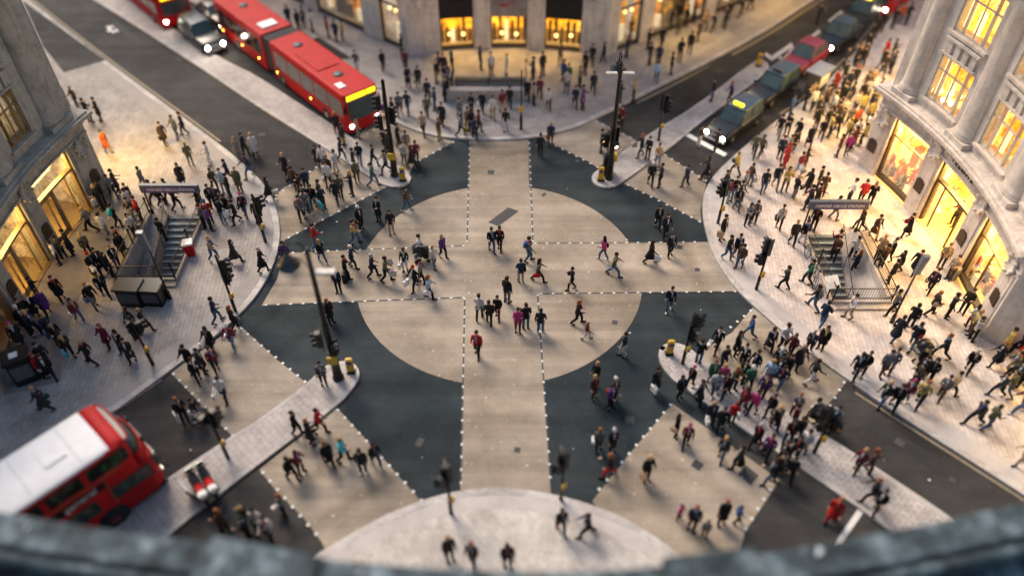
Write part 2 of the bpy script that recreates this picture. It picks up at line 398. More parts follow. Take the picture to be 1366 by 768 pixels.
def strip(line, w0, w1, z, zb=None, m=0, g=None):
    """ribbon along a line between two offsets (to its right is positive)"""
    g = g or MB(); L = []; n = len(line)
    for i in range(n):
        a = Vector(line[max(0, i-1)]); b = Vector(line[min(n-1, i+1)]); t = (b-a).normalized(); nr = Vector((t.y, -t.x)); p = Vector(line[i])
        q0 = p+nr*w0; q1 = p+nr*w1
        L.append([(q0.x, q0.y, zb if zb is not None else z), (q0.x, q0.y, z), (q1.x, q1.y, z), (q1.x, q1.y, zb if zb is not None else z)])
    if zb is None:
        for a, b in zip(L, L[1:]):
            k = g.add([a[1], a[2], b[2], b[1]]); g.face([k, k+1, k+2, k+3], m)
    else: g.loft(L, m, False)
    return g
# kerb stones stand 5 mm proud of the paving; sign: which side the pavement lies on
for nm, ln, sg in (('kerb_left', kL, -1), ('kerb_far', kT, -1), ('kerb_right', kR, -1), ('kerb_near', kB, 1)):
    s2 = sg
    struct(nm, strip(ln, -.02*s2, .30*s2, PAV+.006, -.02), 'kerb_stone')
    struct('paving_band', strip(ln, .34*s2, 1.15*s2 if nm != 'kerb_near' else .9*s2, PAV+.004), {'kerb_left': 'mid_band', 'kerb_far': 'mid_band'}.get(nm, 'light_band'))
# the broad kerb of the left side road, the yellow lines
def seg(pts): return W(pts)
struct('yellow_line', strip(seg([(165, 541), (215, 506)]), -.05, .08, .004, g=strip(seg([(500+640, 512+12), (1190, 556), (1366, 668)]), -.12, .02, .004, g=strip(kL[-14:], .22, .36, .004, g=strip(kT[-14:], -.0, .0, .004)))), 'yellow_line')
struct('yellow_line', strip(kT[-13:], .25, .45, .004, g=strip(kR[:14], .3, .42, .004)), 'yellow_line')
# refuges
ref = {
 'refuge_far_left': ([(80, -25), (123, 0), (177, 33), (280, 100), (342, 142), (424, 193), (493, 237), (508, 247), (528, 252), (545, 247), (549, 236), (530, 222), (500, 207), (482, 195), (441, 167), (409, 147), (342, 103), (300, 83), (233, 43), (177, 0), (140, -25)], 'refuge'),
 'refuge_far_right': ([(1005, 84), (934, 140), (851, 190), (793, 232), (789, 240), (795, 249), (808, 252), (824, 249), (884, 205), (944, 157), (1020, 101), (1026, 90), (1018, 82)], 'refuge'),
 'refuge_near_left': ([(60, 760), (217, 645), (313, 582), (342, 565), (409, 515), (434, 490), (455, 483), (473, 487), (480, 498), (476, 512), (452, 541), (342, 622), (227, 712), (150, 780)], 'refuge'),
 'refuge_near_right': ([(878, 470), (886, 461), (900, 459), (918, 465), (940, 485), (1104, 585), (1167, 625), (1264, 690), (1340, 745), (1250, 760), (1184, 705), (1060, 620), (905, 515), (882, 490)], 'refuge_block')}
REF = []
for nm, (pp, mt) in ref.items():
    pl = smooth(W(pp), 1, True); REF.append(pl)
    if sum(a[0]*b[1]-b[0]*a[1] for a, b in zip(pl, pl[1:]+pl[:1])) > 0: pl = pl[::-1]
    g = MB(); g.poly([pl], PAV, 0); struct(nm, g, mt)
    struct('refuge_kerb', strip(pl+pl[:2], -.03, .16, PAV+.006, -.02), 'kerb_stone')
def inside(p, pl):
    c = False; x, y = p; j = len(pl)-1
    for i in range(len(pl)):
        if (pl[i][1] > y) != (pl[j][1] > y) and x < (pl[j][0]-pl[i][0])*(y-pl[i][1])/(pl[j][1]-pl[i][1])+pl[i][0]: c = not c
        j = i
    return c
def gz(p): return PAV if any(inside(p, q) for q in [polyL, polyT, polyR, polyB]+REF) else 0.0
# junction surfacing, one thin sheet above another
g = MB(); g.poly([[(CC[0]+14.5*math.cos(R_(a)), CC[1]+14.5*math.sin(R_(a))) for a in range(0, 360, 5)]], .004); struct('junction', g, 'junction_asphalt')
patch = [
 [(366, 262), (379, 250), (405, 240), (424, 222), (424, 193), (493, 237), (520, 247), (380, 320), (372, 330)],
 [(470, 192), (505, 150), (560, 178), (606, 189), (552, 218), (546, 232), (500, 208)],
 [(721, 184), (760, 174), (794, 160), (850, 188), (797, 224), (786, 216)],
 [(884, 205), (921, 228), (943, 242), (934, 280), (936, 297), (871, 262), (832, 245)],
 [(1004, 410), (1130, 508), (1104, 540), (1085, 575), (1000, 530), (925, 475), (977, 443)],
 [(897, 538), (1040, 640), (994, 708), (970, 790), (880, 790), (790, 668), (844, 600)],
 [(449, 543), (519, 620), (565, 672), (440, 745), (429, 722), (405, 690), (369, 655), (346, 626)],
 [(318, 432), (370, 480), (414, 515), (313, 584), (290, 562), (228, 497)]]
g = MB()
for pp in patch: g.poly([W(pp)], .008)
struct('crossing', g, 'tan_surface')
g = MB(); g.poly([[(CC[0]+7.43*math.cos(R_(a)), CC[1]+7.43*math.sin(R_(a))) for a in range(0, 360, 4)]], .012); struct('crossing_disc', g, 'tan_surface')
vb = W([(627, 187), (705, 187), (707, 325), (717, 392), (735, 664), (614, 658), (620, 397), (623, 328)])
g = MB(); g.poly([vb], .016); struct('crossing', g, 'tan_surface')
hb = W([(378, 338), (439, 335), (623, 328), (712, 325), (944, 323), (985, 389), (717, 392), (620, 397), (349, 408), (370, 372)])
g = MB(); g.poly([hb], .020); struct('crossing', g, 'tan_surface')
studs, dash = MB(), MB()
def studline(a, b, step=.62, dashes=True, z=.024):
    A, B = Vector(at(*a)), Vector(at(*b)); L = (B-A).length; t = (B-A)/L; n = Vector((-t.y, t.x)); k = int(L/step)
    for i in range(k+1):
        c = A+t*(i*step+.1)
        if dashes and i < k:
            q = [c+t*.10-n*.034, c+t*(step-.12)-n*.034, c+t*(step-.12)+n*.034, c+t*.10+n*.034]; kk = dash.add([(v.x, v.y, z) for v in q]); dash.face([kk, kk+1, kk+2, kk+3])
        hs = .046 if dashes else .058
        q = [c-t*hs-n*hs, c+t*hs-n*hs, c+t*hs+n*hs, c-t*hs+n*hs]
        studs.hexa([(v.x, v.y, 0) for v in q]+[(v.x, v.y, z+.006) for v in q])
for a, b in (((627, 190), (623, 327)), ((620, 397), (615, 648)), ((706, 190), (711, 324)), ((717, 392), (735, 650)), ((621, 328), (440, 335)), ((712, 325), (938, 323)), ((352, 407), (618, 397)), ((719, 392), (984, 389))):
    vert = abs(a[0]-b[0]) < 30
    studline(a, b, .62, not (vert and (a[1] > 380) and False))
studline((440, 335), (378, 338), .62, False)
for a, b in (((383, 318), (519, 247)), ((367, 262), (424, 222)), ((606, 189), (552, 218)), ((722, 185), (797, 223)), ((794, 161), (849, 188)), ((886, 206), (940, 240)), ((836, 246), (934, 296)),
             ((1003, 413), (928, 474)), ((1127, 508), (1090, 570)), ((896, 538), (797, 655)), ((1036, 638), (994, 706)), ((449, 545), (563, 668)), ((349, 628), (429, 720)), ((320, 437), (412, 513)), ((230, 497), (312, 582)), ((472, 190), (522, 158))):
    studline(a, b, .55, False, .012)
struct('crossing_studs', studs, 'white_paint'); struct('crossing_dashes', dash, 'dash_dark')
# painted lines, covers, litter
g = MB()
def quad(g, pts, z, m=0):
    q = W(pts); k = g.add([(x, y, z) for x, y in q]); g.face([k, k+1, k+2, k+3], m)
quad(g, [(914, 181), (919, 178), (970, 205), (966, 209)], .004)
quad(g, [(1112, 726), (1120, 728), (1154, 680), (1146, 676)], .008)
for q in ([(1028, 76), (1056, 57), (1058, 62), (1032, 80)], [(1032, 92), (1058, 62), (1060, 66), (1036, 97)], [(1022, 70), (1032, 78), (1030, 82), (1020, 74)],
          [(1075, 53), (1092, 40), (1095, 43), (1078, 56)], [(1105, 28), (1122, 14), (1125, 17), (1108, 31)], [(1040, 75), (1049, 80), (1047, 83), (1038, 78)],
          [(148, 33), (152, 33), (153, 44), (149, 44)], [(141, 37), (144, 35), (160, 41), (157, 43)], [(158, 35), (161, 37), (145, 43), (142, 41)]): quad(g, q, .004)
struct('road_markings', g, 'white_paint')
g = MB()
quad(g, [(651, 297), (678, 277), (692, 282), (665, 302)], .024)
quad(g, [(984, 632), (995, 620), (1012, 634), (1001, 647)], .024); quad(g, [(722, 260), (727, 257), (729, 260), (724, 263)], .024)
rc = random.Random(21)
for (x, y) in ((440, 470), (560, 590), (840, 560), (905, 330), (560, 235), (770, 215), (240, 80), (200, 60), (960, 95), (1200, 590), (1270, 640), (300, 690), (240, 560), (350, 180), (690, 600), (655, 230), (520, 350), (930, 360), (420, 590), (930, 620), (820, 430)):
    c = at(x, y); a_ = rc.random()*3; w_, h_ = rc.choice([(.20, .20), (.22, .15), (.13, .13)]); z_ = .0255 if gz(c) == 0 else PAV+.004
    k = g.add([(c[0]+u*w_*math.cos(a_)-v*h_*math.sin(a_), c[1]+u*w_*math.sin(a_)+v*h_*math.cos(a_), z_) for u, v in ((-1, -1), (1, -1), (1, 1), (-1, 1))]); g.face([k, k+1, k+2, k+3])
struct('access_cover', g, 'cover_metal')
g = MB()
for (x, y, L_, W_, a_) in ((170, 45, 5, .6, -.8), (300, 140, 6, .5, -.75), (950, 90, 5, .5, .75), (1220, 600, 4, .7, -.78), (270, 720, 3, .5, .75), (1060, 680, 3.2, .6, -.7)):
    c = at(x, y); k = g.add([(c[0]+u*L_/2*math.cos(a_)-v*W_/2*math.sin(a_), c[1]+u*L_/2*math.sin(a_)+v*W_/2*math.cos(a_), .0065) for u, v in ((-1, -1), (1, -1), (1, 1), (-1, 1))]); g.face([k, k+1, k+2, k+3])
struct('asphalt_repair', g, 'repair')
g = MB(); 
for q in ([(30, 2), (40, 2), (142, 83), (86, 99), (58, 64)], [(415, 55), (425, 52), (470, 80), (440, 84)]):
    quad(g, q[:4] if len(q) == 4 else [q[0], q[2], q[3], q[4]], PAV+.008)
struct('dark_paving', g, 'asphalt')
g = MB()  # pale and yellowish slabs before the shops, joints of the large slabs
for (t0, t1) in ((-11, 23),):
    g.pbox(t0, t1, RF-1.5, RF, PAV, PAV+.004)
struct('slab_band', g, 'slab')
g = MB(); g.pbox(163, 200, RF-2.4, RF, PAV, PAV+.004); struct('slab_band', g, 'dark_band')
g = MB()
random.seed(5)
for i in range(55):
    x, y = random.uniform(240, 1240), random.uniform(180, 720); p = at(x, y); z = gz(p)+.03; r = random.uniform(.025, .07); a = random.random()*3
    if any(x0-.2 < p[0] < x1+.2 and y0-.2 < p[1] < y1+.2 for x0, x1, y0, y1 in STR.values()): continue
    k = g.add([(p[0]+r*math.cos(a+b), p[1]+r*math.sin(a+b)*.8, z+random.uniform(0, .01)) for b in (0, 1.4, 3.1, 4.6)]); g.face([k, k+1, k+2, k+3])
tag(g.build('litter', 'newsprint'), 'scraps of pale litter scattered over the junction', 'litter', kind='stuff')
# ------------------------------------------------------------------ stairwells
def stairwell(key, label, side, stone_m):
    x0, x1, y0, y1 = STR[key]
    root = thing('subway_stairs', label, 'stairwell', ((x0+x1)/2, y0, 0), 0, None, True)
    n = 15; run = (y1-y0-.25)/n; rise = .17
    sx0, sx1 = (x0+.05, x1-1.0) if side == 'r' else (x0+1.0, x1-.05)
    if side == 'n': sx0, sx1 = x0+.05, x1-.05
    m = MB(); no = MB()
    for i in range(n):
        ya = y1-.2-run*i; z = PAV-rise*(i+1)
        m.box(sx0, sx1, ya-run, ya, -3.0, z); no.box(sx0, sx1, ya-run-.012, ya-run+.05, z, z+.012)
    m.box(sx0, sx1, y1-.2, y1-.01, -3, PAV-.01)
    m.build('steps', 'step_stone', root); no.build('step_edges', 'step_nose', root)
    m = MB()
    m.box(x0-.14, x0, y0-.14, y1, -3, PAV+.25); m.box(x1, x1+.14, y0-.14, y1, -3, PAV+.25); m.box(x0, x1, y0-.14, y0, -3, PAV+.25)
    m.box(x0-.14, x1+.14, y0-.5, y0-.141, PAV-.05, PAV+.12)
    m.build('surround_wall', stone_m, root)
    if side != 'n':   # sloping stone beside the flight
        a, b = (sx1+.02, x1-.01) if side == 'r' else (x0+.01, sx0-.02)
        m = MB(); m.hexa([(a, y0+.01, -3), (b, y0+.01, -3), (b, y1-.02, -3), (a, y1-.02, -3), (a, y0+.01, -1.9), (b, y0+.01, PAV-.5), (b, y1-.02, PAV+.2), (a, y1-.02, PAV+.1)])
        m.build('side_slope', stone_m, root)
        m = MB(); hx = sx1 if side == 'r' else sx0
        m.tube([(hx, y1-.2, PAV+.95), (hx, y0+.2, PAV-1.5)], .025, 8)
        for k in range(4): yy = y1-.3-k*1.5; zt = PAV+.95-(y1-.2-yy)/(y1-y0-.4)*2.45; m.tube([(hx, yy, zt), (hx, yy, zt-.95)], .018, 6)
        m.build('handrail', 'rail_metal', root)
    def rail(p, q, name='railing'):
        m = MB(); P, Q = Vector(p), Vector(q); L = (Q-P).length; t = (Q-P)/L
        for z in (PAV+.42, PAV+1.1): m.tube([P+Vector((0, 0, z)), Q+Vector((0, 0, z))], .028, 6)
        k = int(L/.13)
        for i in range(k+1):
            c = P+t*L*i/k; m.tube([c+Vector((0, 0, PAV+.25)), c+Vector((0, 0, PAV+1.1))], .011, 4, caps=False)
        r = m.build(name, 'rail_metal', root)
        np_ = 3 if L > 4 else 2
        for i in range(np_):
            c = P+t*L*(i/(np_-1)); m = MB(); m.lathe((c.x, c.y, PAV+.1), [(.075, 0), (.075, .1), (.045, .14), (.045, 1.05), (.07, 1.08), (.07, 1.16), (.03, 1.25)], 8)
            m.build('post', 'black_metal', root)
    rail((x0-.07, y0-.07, 0), (x0-.07, y1, 0)); rail((x1+.07, y0-.07, 0), (x1+.07, y1, 0)); rail((x0-.07, y0-.07, 0), (x1+.07, y0-.07, 0))
    if key == 'top':
        m = MB(); m.box(x0-.4, x1+.3, y0-.75, y0-.2, PAV, PAV+.75); m.box(x0-.4, x0-.15, y0-.2, y1, PAV, PAV+.75); m.build('stone_parapet', stone_m, root)
    return root
stairwell('right', 'open stairs down to the station on the bright right pavement, bicycles beside', 'r', 'slab')
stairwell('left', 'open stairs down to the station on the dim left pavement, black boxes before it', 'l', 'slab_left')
stairwell('top', 'stone-walled station stairs in front of the far store', 'n', 'slab')
def station_sign(xa, xb, y, h, label, lit):
    root = thing('station_sign', label, 'sign', ((xa+xb)/2, y, PAV), 0)
    L = xb-xa
    for sx in (-1, 1):
        m = MB(); m.lathe((sx*L/2, 0, 0), [(.1, 0), (.1, .25), (.05, .3), (.05, h)], 10); m.build('post', 'black_metal', root)
    m = MB(); m.bevbox(-L/2-.12, L/2+.12, -.1, .06, h-.5, h, .02); b = m.build('sign_board', 'sign_grey', root)
    m = MB(); m.box(-L/2+.12, L/2-.02, -.108, -.1002, h-.46, h-.08); m.build('name_panel', 'sign_blue', b)
    m = MB(); text_mesh(m, "OXFORD CIRCUS STATION", .26, Matrix.Translation((.05, -.115, h-.27)) @ Matrix.Rotation(R_(90), 4, 'X') @ Matrix.Scale(.82, 4, (1, 0, 0)), 0, .004); m.build('lettering', 'newsprint', b)
    m = MB(); m.box(-L/2-.12, L/2+.12, -.11, .11, h+.003, h+.03); m.build('cap', 'sign_grey', b)
a = at(1077, 306); b_ = at(1141, 308)
station_sign(15.95, 18.9, 32.75, 2.15, 'long blue sign reading OXFORD CIRCUS STATION over the right stairs', 1)
station_sign(-20.3, -17.3, 34.35, 2.0, 'station name sign over the left stairs, dim, on two black posts', 0)
# ------------------------------------------------------------------ facades
def Ppt(t, r, z): a = R_(t); return Vector((CC[0]+r*math.cos(a), CC[1]+r*math.sin(a), z))
def roundel(t, z, r, name, mat, root, rad=.42):
    m = MB(); c = Ppt(t, RF-.02, z); a = R_(t); u = Vector((-math.sin(a), math.cos(a), 0)); n = Vector((math.cos(a), math.sin(a), 0)); zz = Vector((0, 0, 1))
    rings = []
    for rr, dd in ((rad, 0), (rad, -.1), (rad*.88, -.16), (rad*.72, -.14), (rad*.66, -.06), (.02, -.08)):
        rings.append([c+n*dd+(u*math.cos(j*.3927)+zz*math.sin(j*.3927)*1.25)*rr for j in range(16)])
    m.loft(rings, 0); 
    for k in range(9):
        a2 = k*.785+.3; q = c-n*.14+(u*math.cos(a2)+zz*math.sin(a2)*1.25)*rad*1.02; m.ell(q, (.1, .1, .1), 0, 5)
    return m.build(name, mat, root)
def facade(name, label, t_edge, opens, t_end, stone_m, rooms, ceil, levels, winspec, style):
    """t_edge..t_end: angles; opens: list of (t0,t1,kind)"""
    sgn = 1 if t_end > t_edge else -1
    e = Ppt(t_edge, RF, 0)
    root = thing(name, label, 'building', (e.x, e.y, 0), 0, None, True)
    zo = 4.15; zc = 4.95; t_side = style.get('side2')
    T = [t_edge]
    for o in opens: T += [o[0], o[1]]
    T.append(t_end)
    m = MB()
    for i in range(0, len(T), 2):     # piers
        m.pbox(T[i], T[i+1], RF, RF+.9, 0, zo)
        m.pbox(T[i]+sgn*.12 if i else T[i], T[i+1]-sgn*.12, RF-.06, RF-.003, PAV, PAV+.45)
        m.pbox(T[i]+sgn*.5, T[i+1]-sgn*.5, RF-.05, RF-.003, PAV+.48, zo-.15)
    m.pbox(t_edge, t_end, RF, RF+.9, zo, zc)
    m.pbox(t_edge, t_end, RF-.10, RF-.002, zo+.06, zo+.16); m.pbox(t_edge, t_end, RF-.06, RF-.002, zc-.22, zc-.12)
    m.build('ground_floor_wall', stone_m, root)
    m = MB()   # stepped ledge
    m.pbox(t_edge-sgn*.8, t_end, RF-.30, RF+.9, zc, zc+.18); m.pbox(t_edge-sgn*1.2, t_end, RF-.52, RF+.9, zc+.18, zc+.34); m.pbox(t_edge-sgn*.7, t_end, RF-.34, RF+.9, zc+.34, zc+.44)
    k = abs(t_end-t_edge)
    for j in range(int(k/.75)): tt = t_edge+sgn*(.3+j*.75); m.pbox(tt, tt+sgn*.33, RF-.26, RF-.101, zc-.10, zc-.002)
    m.build('cornice', stone_m, root)
    z0 = zc+.44
    # upper wall, windows between giant pilasters
    wins = winspec['wins']; T = [t_edge]
    for a, b in wins: T += [a, b]
    T.append(t_end)
    fl = winspec['floors']; top = winspec['top']; rb = RF+.38
    m = MB()
    for i in range(0, len(T), 2): m.pbox(T[i], T[i+1], rb, rb+.8, z0, top)
    zs = [z0]+[q for f in fl for q in f]+[top]
    for a, b in wins:
        for i in range(0, len(zs), 2): m.pbox(a, b, rb, rb+.8, zs[i], zs[i+1])
    m.build('upper_wall', stone_m, root)
    for (c, hw) in winspec['pil']:      # giant half columns on pedestals
        m = MB()
        n = 10
        def ring(z, w, dp): 
            dp *= .62; w *= .86
            L = []
            for j in range(n+1):
                a = math.pi*j/n; tt = c+hw*w*math.cos(a)*sgn; rr = rb-.02-dp*math.sin(a); L.append(Ppt(tt, rr, z))
            L += [Ppt(c-hw*w*sgn, rb-.01, z), Ppt(c+hw*w*sgn, rb-.01, z)]; return L
        m.pbox(c-hw, c+hw, RF-.16, rb-.003, z0, z0+.28)
        m.loft([ring(z0+.28, 1.08, .72), ring(z0+.38, 1.1, .76), ring(z0+.46, .98, .66), ring(z0+.52, 1.03, .70), ring(z0+.60, .92, .60), ring(z0+.8, .88, .56), ring(top-.9, .82, .52), ring(top-.8, .95, .62), ring(top, 1.1, .75)], 0)
        m.build('pilaster', stone_m, root)
    m = MB(); m.pbox(t_edge, t_end, RF-.35, rb+.8, top+.002, top+1.0); m.pbox(t_edge-sgn, t_end, RF-.9, rb+.8, top+1.003, top+1.4); m.pbox(t_edge, t_end, RF-.2, rb+8, top+1.403, top+1.6)
    m.build('entablature', stone_m, root)
    # side return of the building
    c0 = Ppt(t_edge, RF, 0); dr = Vector(style['side']).normalized(); nn = Vector(style['inn']).normalized()
    m = MB(); a = c0+nn*.01; L = 45
    def wallseg(p, q, z0_, z1_, th, mm=0):
        q2, p2 = q+nn*th, p+nn*th
        m.hexa([(v.x, v.y, z0_) for v in (p, q, q2, p2)]+[(v.x, v.y, z1_) for v in (p, q, q2, p2)], mm)
    wallseg(a+dr*.95, a+dr*L, 0, top+1.0, .8)
    m.build('side_wall', stone_m, root)
    if t_side:
        c1 = Ppt(t_end, RF, 0); d2 = Vector(t_side[0]).normalized(); nn = Vector(t_side[1]).normalized(); m = MB()
        wallseg(c1+d2*.02+nn*.01, c1+d2*1.6, 0, zo, .8); wallseg(c1+d2*7.5, c1+d2*40, 0, zo, .8); wallseg(c1+d2*.02+nn*.01, c1+d2*40, zo, top+1.0, .8); m.build('side_wall', stone_m, root)
        m = MB(); q0, q1 = c1+d2*1.4+nn*3, c1+d2*7.7+nn*3; m.hexa([(v.x, v.y, .1) for v in (q0, q1, q1+nn*.1, q0+nn*.1)]+[(v.x, v.y, 4.4) for v in (q0, q1, q1+nn*.1, q0+nn*.1)]); m.build('shop_interior', list(rooms.values())[0], root)
        m = MB(); q0, q1 = c1+d2*1.6+nn*.3, c1+d2*7.5+nn*.3; m.hexa([(v.x, v.y, .1) for v in (q0, q1, q1+nn*.02, q0+nn*.02)]+[(v.x, v.y, zo) for v in (q0, q1, q1+nn*.02, q0+nn*.02)]); m.build('pane', 'shop_glass', root)
    # windows of the upper floors
    for a, b in wins:
        for fi, (za, zb) in enumerate(fl):
            wf = MB(); d1 = (b-a)
            wf.pbox(a, b, rb+.1, rb+.24, za, za+.09); wf.pbox(a, b, rb+.1, rb+.24, zb-.09, zb)
            for f0, f1 in ((0, .02), (.20, .235), (.765, .80), (.98, 1)): wf.pbox(a+d1*f0, a+d1*f1, rb+.08, rb+.26, za+.09, zb-.09)
            for f0, f1 in ((.49, .51),): wf.pbox(a+d1*f0, a+d1*f1, rb+.12, rb+.2, za+.09, zb-.09)
            zt = za+(zb-za)*.66; 
            for f0, f1 in ((.03, .19), (.25, .485), (.515, .75), (.81, .97)): wf.pbox(a+d1*f0, a+d1*f1, rb+.12, rb+.2, zt, zt+.07)
            w_ = wf.build('window', style['frame'], root)
            p_ = MB(); p_.pbox(a+d1*.01, a+d1*.99, rb+.15, rb+.165, za+.05, zb-.05); p_.build('pane', 'shop_glass', w_)
            s_ = MB(); s_.pbox(a-sgn*.35, b+sgn*.35, rb-.16, rb-.003, za-.14, za-.002); s_.build('sill', stone_m, w_)
            r_ = MB(); r_.pbox(a-sgn*.2, b+sgn*.2, rb+2.2, rb+2.3, za-.4, zb+.5); r_.pbox(a-sgn*.2, b+sgn*.2, rb+.81, rb+2.2, za-.5, za-.4); r_.pbox(a-sgn*.4, a-sgn*.2, rb+.81, rb+2.3, za-.5, zb+.5); r_.pbox(b+sgn*.2, b+sgn*.4, rb+.81, rb+2.3, za-.5, zb+.5); r_.build('lit_room', rooms['up'], w_)
            if style.get('tube'):
                l_ = MB(); l_.pbox(a+d1*.05, a+d1*.17, rb+.45, rb+.5, za+.15, zb-.15); l_.pbox(a+d1*.3, a+d1*.46, rb+.55, rb+.6, za+.1, za+(zb-za)*.5); l_.pbox(a+d1*.84, a+d1*.95, rb+.5, rb+.55, za+.1, za+(zb-za)*.6); l_.build('blind', 'blind_glow', w_)
        # balustrade panel between floors
        bl = MB(); zb = fl[0][1]+.12
        d1 = b-a
        for k in range(4): f = .14+.24*k; bl.pbox(a+d1*(f-.07), a+d1*(f+.07), rb-.14, rb-.003, zb+.12, zb+.78)
        bl.pbox(a, b, rb-.2, rb-.003, zb, zb+.1); bl.pbox(a, b, rb-.24, rb-.003, zb+.8, zb+.92)
        bl.build('balustrade', stone_m, root)
    # shop openings
    for oi, (a, b, kind) in enumerate(opens):
        d1 = b-a; rm = rooms[kind]
        iv = MB(); dep = 3.2
        iv.pbox(a-sgn*.5, b+sgn*.5, RF+dep, RF+dep+.1, .02, 4.6); iv.pbox(a-sgn*.9, a-sgn*.5, RF+.901, RF+dep, .02, 4.6); iv.pbox(b+sgn*.5, b+sgn*.9, RF+.901, RF+dep, .02, 4.6)
        inn = iv.build('shop_interior', rm, root)
        fl_ = MB(); fl_.pbox(a, b, RF+.0, RF+.9, PAV+.01, PAV+.05); fl_.pbox(a-sgn*.5, b+sgn*.5, RF+.901, RF+dep-.01, PAV+.01, PAV+.05); fl_.build('shop_floor', style['floor'], inn)
        cl = MB(); cl.pbox(a+sgn*.3, b-sgn*.3, RF+1.0, RF+2.8, 4.1, 4.13); cl.build('ceiling_light', ceil, inn)
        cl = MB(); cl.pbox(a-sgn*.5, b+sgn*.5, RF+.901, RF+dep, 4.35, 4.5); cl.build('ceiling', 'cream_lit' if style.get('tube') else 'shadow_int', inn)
        fr = MB(); fm = style['shopframe']
        fr.pbox(a, a+sgn*.25, RF+.15, RF+.4, PAV, zo-.02); fr.pbox(b-sgn*.25, b, RF+.15, RF+.4, PAV, zo-.02); fr.pbox(a+sgn*.25, b-sgn*.25, RF+.15, RF+.4, zo-.14, zo-.02)
        if kind in ('door', 'leftdoor'):
            fr.pbox(a+sgn*.25, b-sgn*.25, RF+.15, RF+.4, 2.85, 2.98)
            pane = [(a+d1*.05, a+d1*.22, PAV+.05, 2.85), (b-d1*.22, b-d1*.05, PAV+.05, 2.85), (a+d1*.05, b-d1*.05, 2.98, zo-.14)]
            fr.pbox(a+d1*.22, a+d1*.235, RF+.2, RF+.3, PAV, 2.85); fr.pbox(b-d1*.235, b-d1*.22, RF+.2, RF+.3, PAV, 2.85)
            if kind == 'leftdoor':
                pane = [(a+d1*.05, b-d1*.42, PAV+.05, 2.85), (a+d1*.05, b-d1*.05, 2.98, zo-.14)]
                fr.pbox(b-d1*.42, b-d1*.38, RF+.15, RF+.4, PAV, 2.85)
        else:
            fr.pbox(a+sgn*.25, b-sgn*.25, RF+.12, RF+.42, PAV, PAV+.28)
            fr.pbox(a+sgn*.25, b-sgn*.25, RF+.2, RF+.3, 3.0, 3.06)
            pane = [(a+sgn*.25, b-sgn*.25, PAV+.28, zo-.14)]
            if kind == 'room3': fr.pbox(a+d1*.5-sgn*.06, a+d1*.5+sgn*.06, RF+.2, RF+.3, PAV+.28, 3.0)
        sw = fr.build('shop_front', fm, root)
        for q in pane:
            pm = MB(); pm.pbox(q[0], q[1], RF+.25, RF+.265, q[2], q[3]); pm.build('pane', 'shop_glass', sw)
        if kind == 'leftdoor':     # heavy framed glass doors standing open
            for f in (.62,):
                m = MB(); c = Ppt(a+d1*f, RF+.3, 0); inn_ = -Vector((math.cos(R_(a+d1*f)), math.sin(R_(a+d1*f)), 0)); u = Vector((-inn_.y, inn_.x, 0))*sgn
                dv = (u*.55+inn_*.0+u*.6).normalized()
                for (x0, x1, za, zb) in ((0, .1, .15, 2.8), (1.6, 1.7, .15, 2.8), (.1, 1.6, .15, .45), (.1, 1.6, 2.65, 2.8)):
                    p0, p1 = c-dv*x1, c-dv*x0; t_ = inn_*.06
                    m.hexa([(v.x, v.y, za) for v in (p0, p1, p1+t_, p0+t_)]+[(v.x, v.y, zb) for v in (p0, p1, p1+t_, p0+t_)])
                dr_ = m.build('door', 'brass_frame', root)
        if kind == 'top':
            rn = random.Random(oi+40)
            for k in range(6):
                f = .1+.16*k; m = MB(); m.pbox(a+d1*(f-.04), a+d1*(f+.04), RF+1.2, RF+1.6, .2, rn.uniform(.9, 2.1)); m.build('display_stand', rn.choice(['dark_frame', 'bronze', 'cream_lit', 'dark_frame']), root)
            for k in range(2):
                m = MB(); c = Ppt(a+d1*(.3+.4*k), RF+.6, rn.uniform(.9, 1.2)); m.ell(tuple(c), (.13, .13, .13), 0, 8); m.build('globe_lamp', 'globe', root)
        if kind in ('room1', 'room3'):    # window display: coloured panels, tables of goods
            rn = random.Random(oi+7)
            for k in range(5):
                f = .26+.12*k; m = MB(); hh = rn.uniform(1.0, 2.0); m.pbox(a+d1*(f-.05), a+d1*(f+.05), RF+1.5+rn.random()*.8, RF+1.6+rn.random()*.8, .9, .9+hh)
                m.build('display_panel', ['orange_lit', 'cream_lit', 'orange_lit', 'dark_frame', 'mat_yellow'][(k+oi) % 5], root)
            for k in range(7):
                f = .12+.12*k; m = MB(); c = Ppt(a+d1*f, RF+.7+rn.random()*.5, .4)
                m.box(c.x-.22, c.x+.22, c.y-.18, c.y+.18, .2, .55+rn.random()*.5); m.box(c.x-.1, c.x+.1, c.y-.08, c.y+.08, 1.05, 1.1)
                m.build('display_stand', ['dark_frame', 'cream_lit', 'orange_lit', 'bronze'][k % 4], root)
    # plaques and roundels on the piers
    for (t, z) in style['plaques']:
        m = MB(); m.pbox(t-.75, t+.75, RF-.12, RF-.061, z-.35, z+.35); m.pbox(t-.45, t+.45, RF-.12, RF-.061, z+.351, z+.46); m.build('plaque', 'bronze', root)
    for (t, z) in style['roundels']: roundel(t, z, .4, 'roundel', stone_m, root)
    return root
upR = dict(floors=[(5.95, 8.45), (9.75, 12.3)], top=13.2)
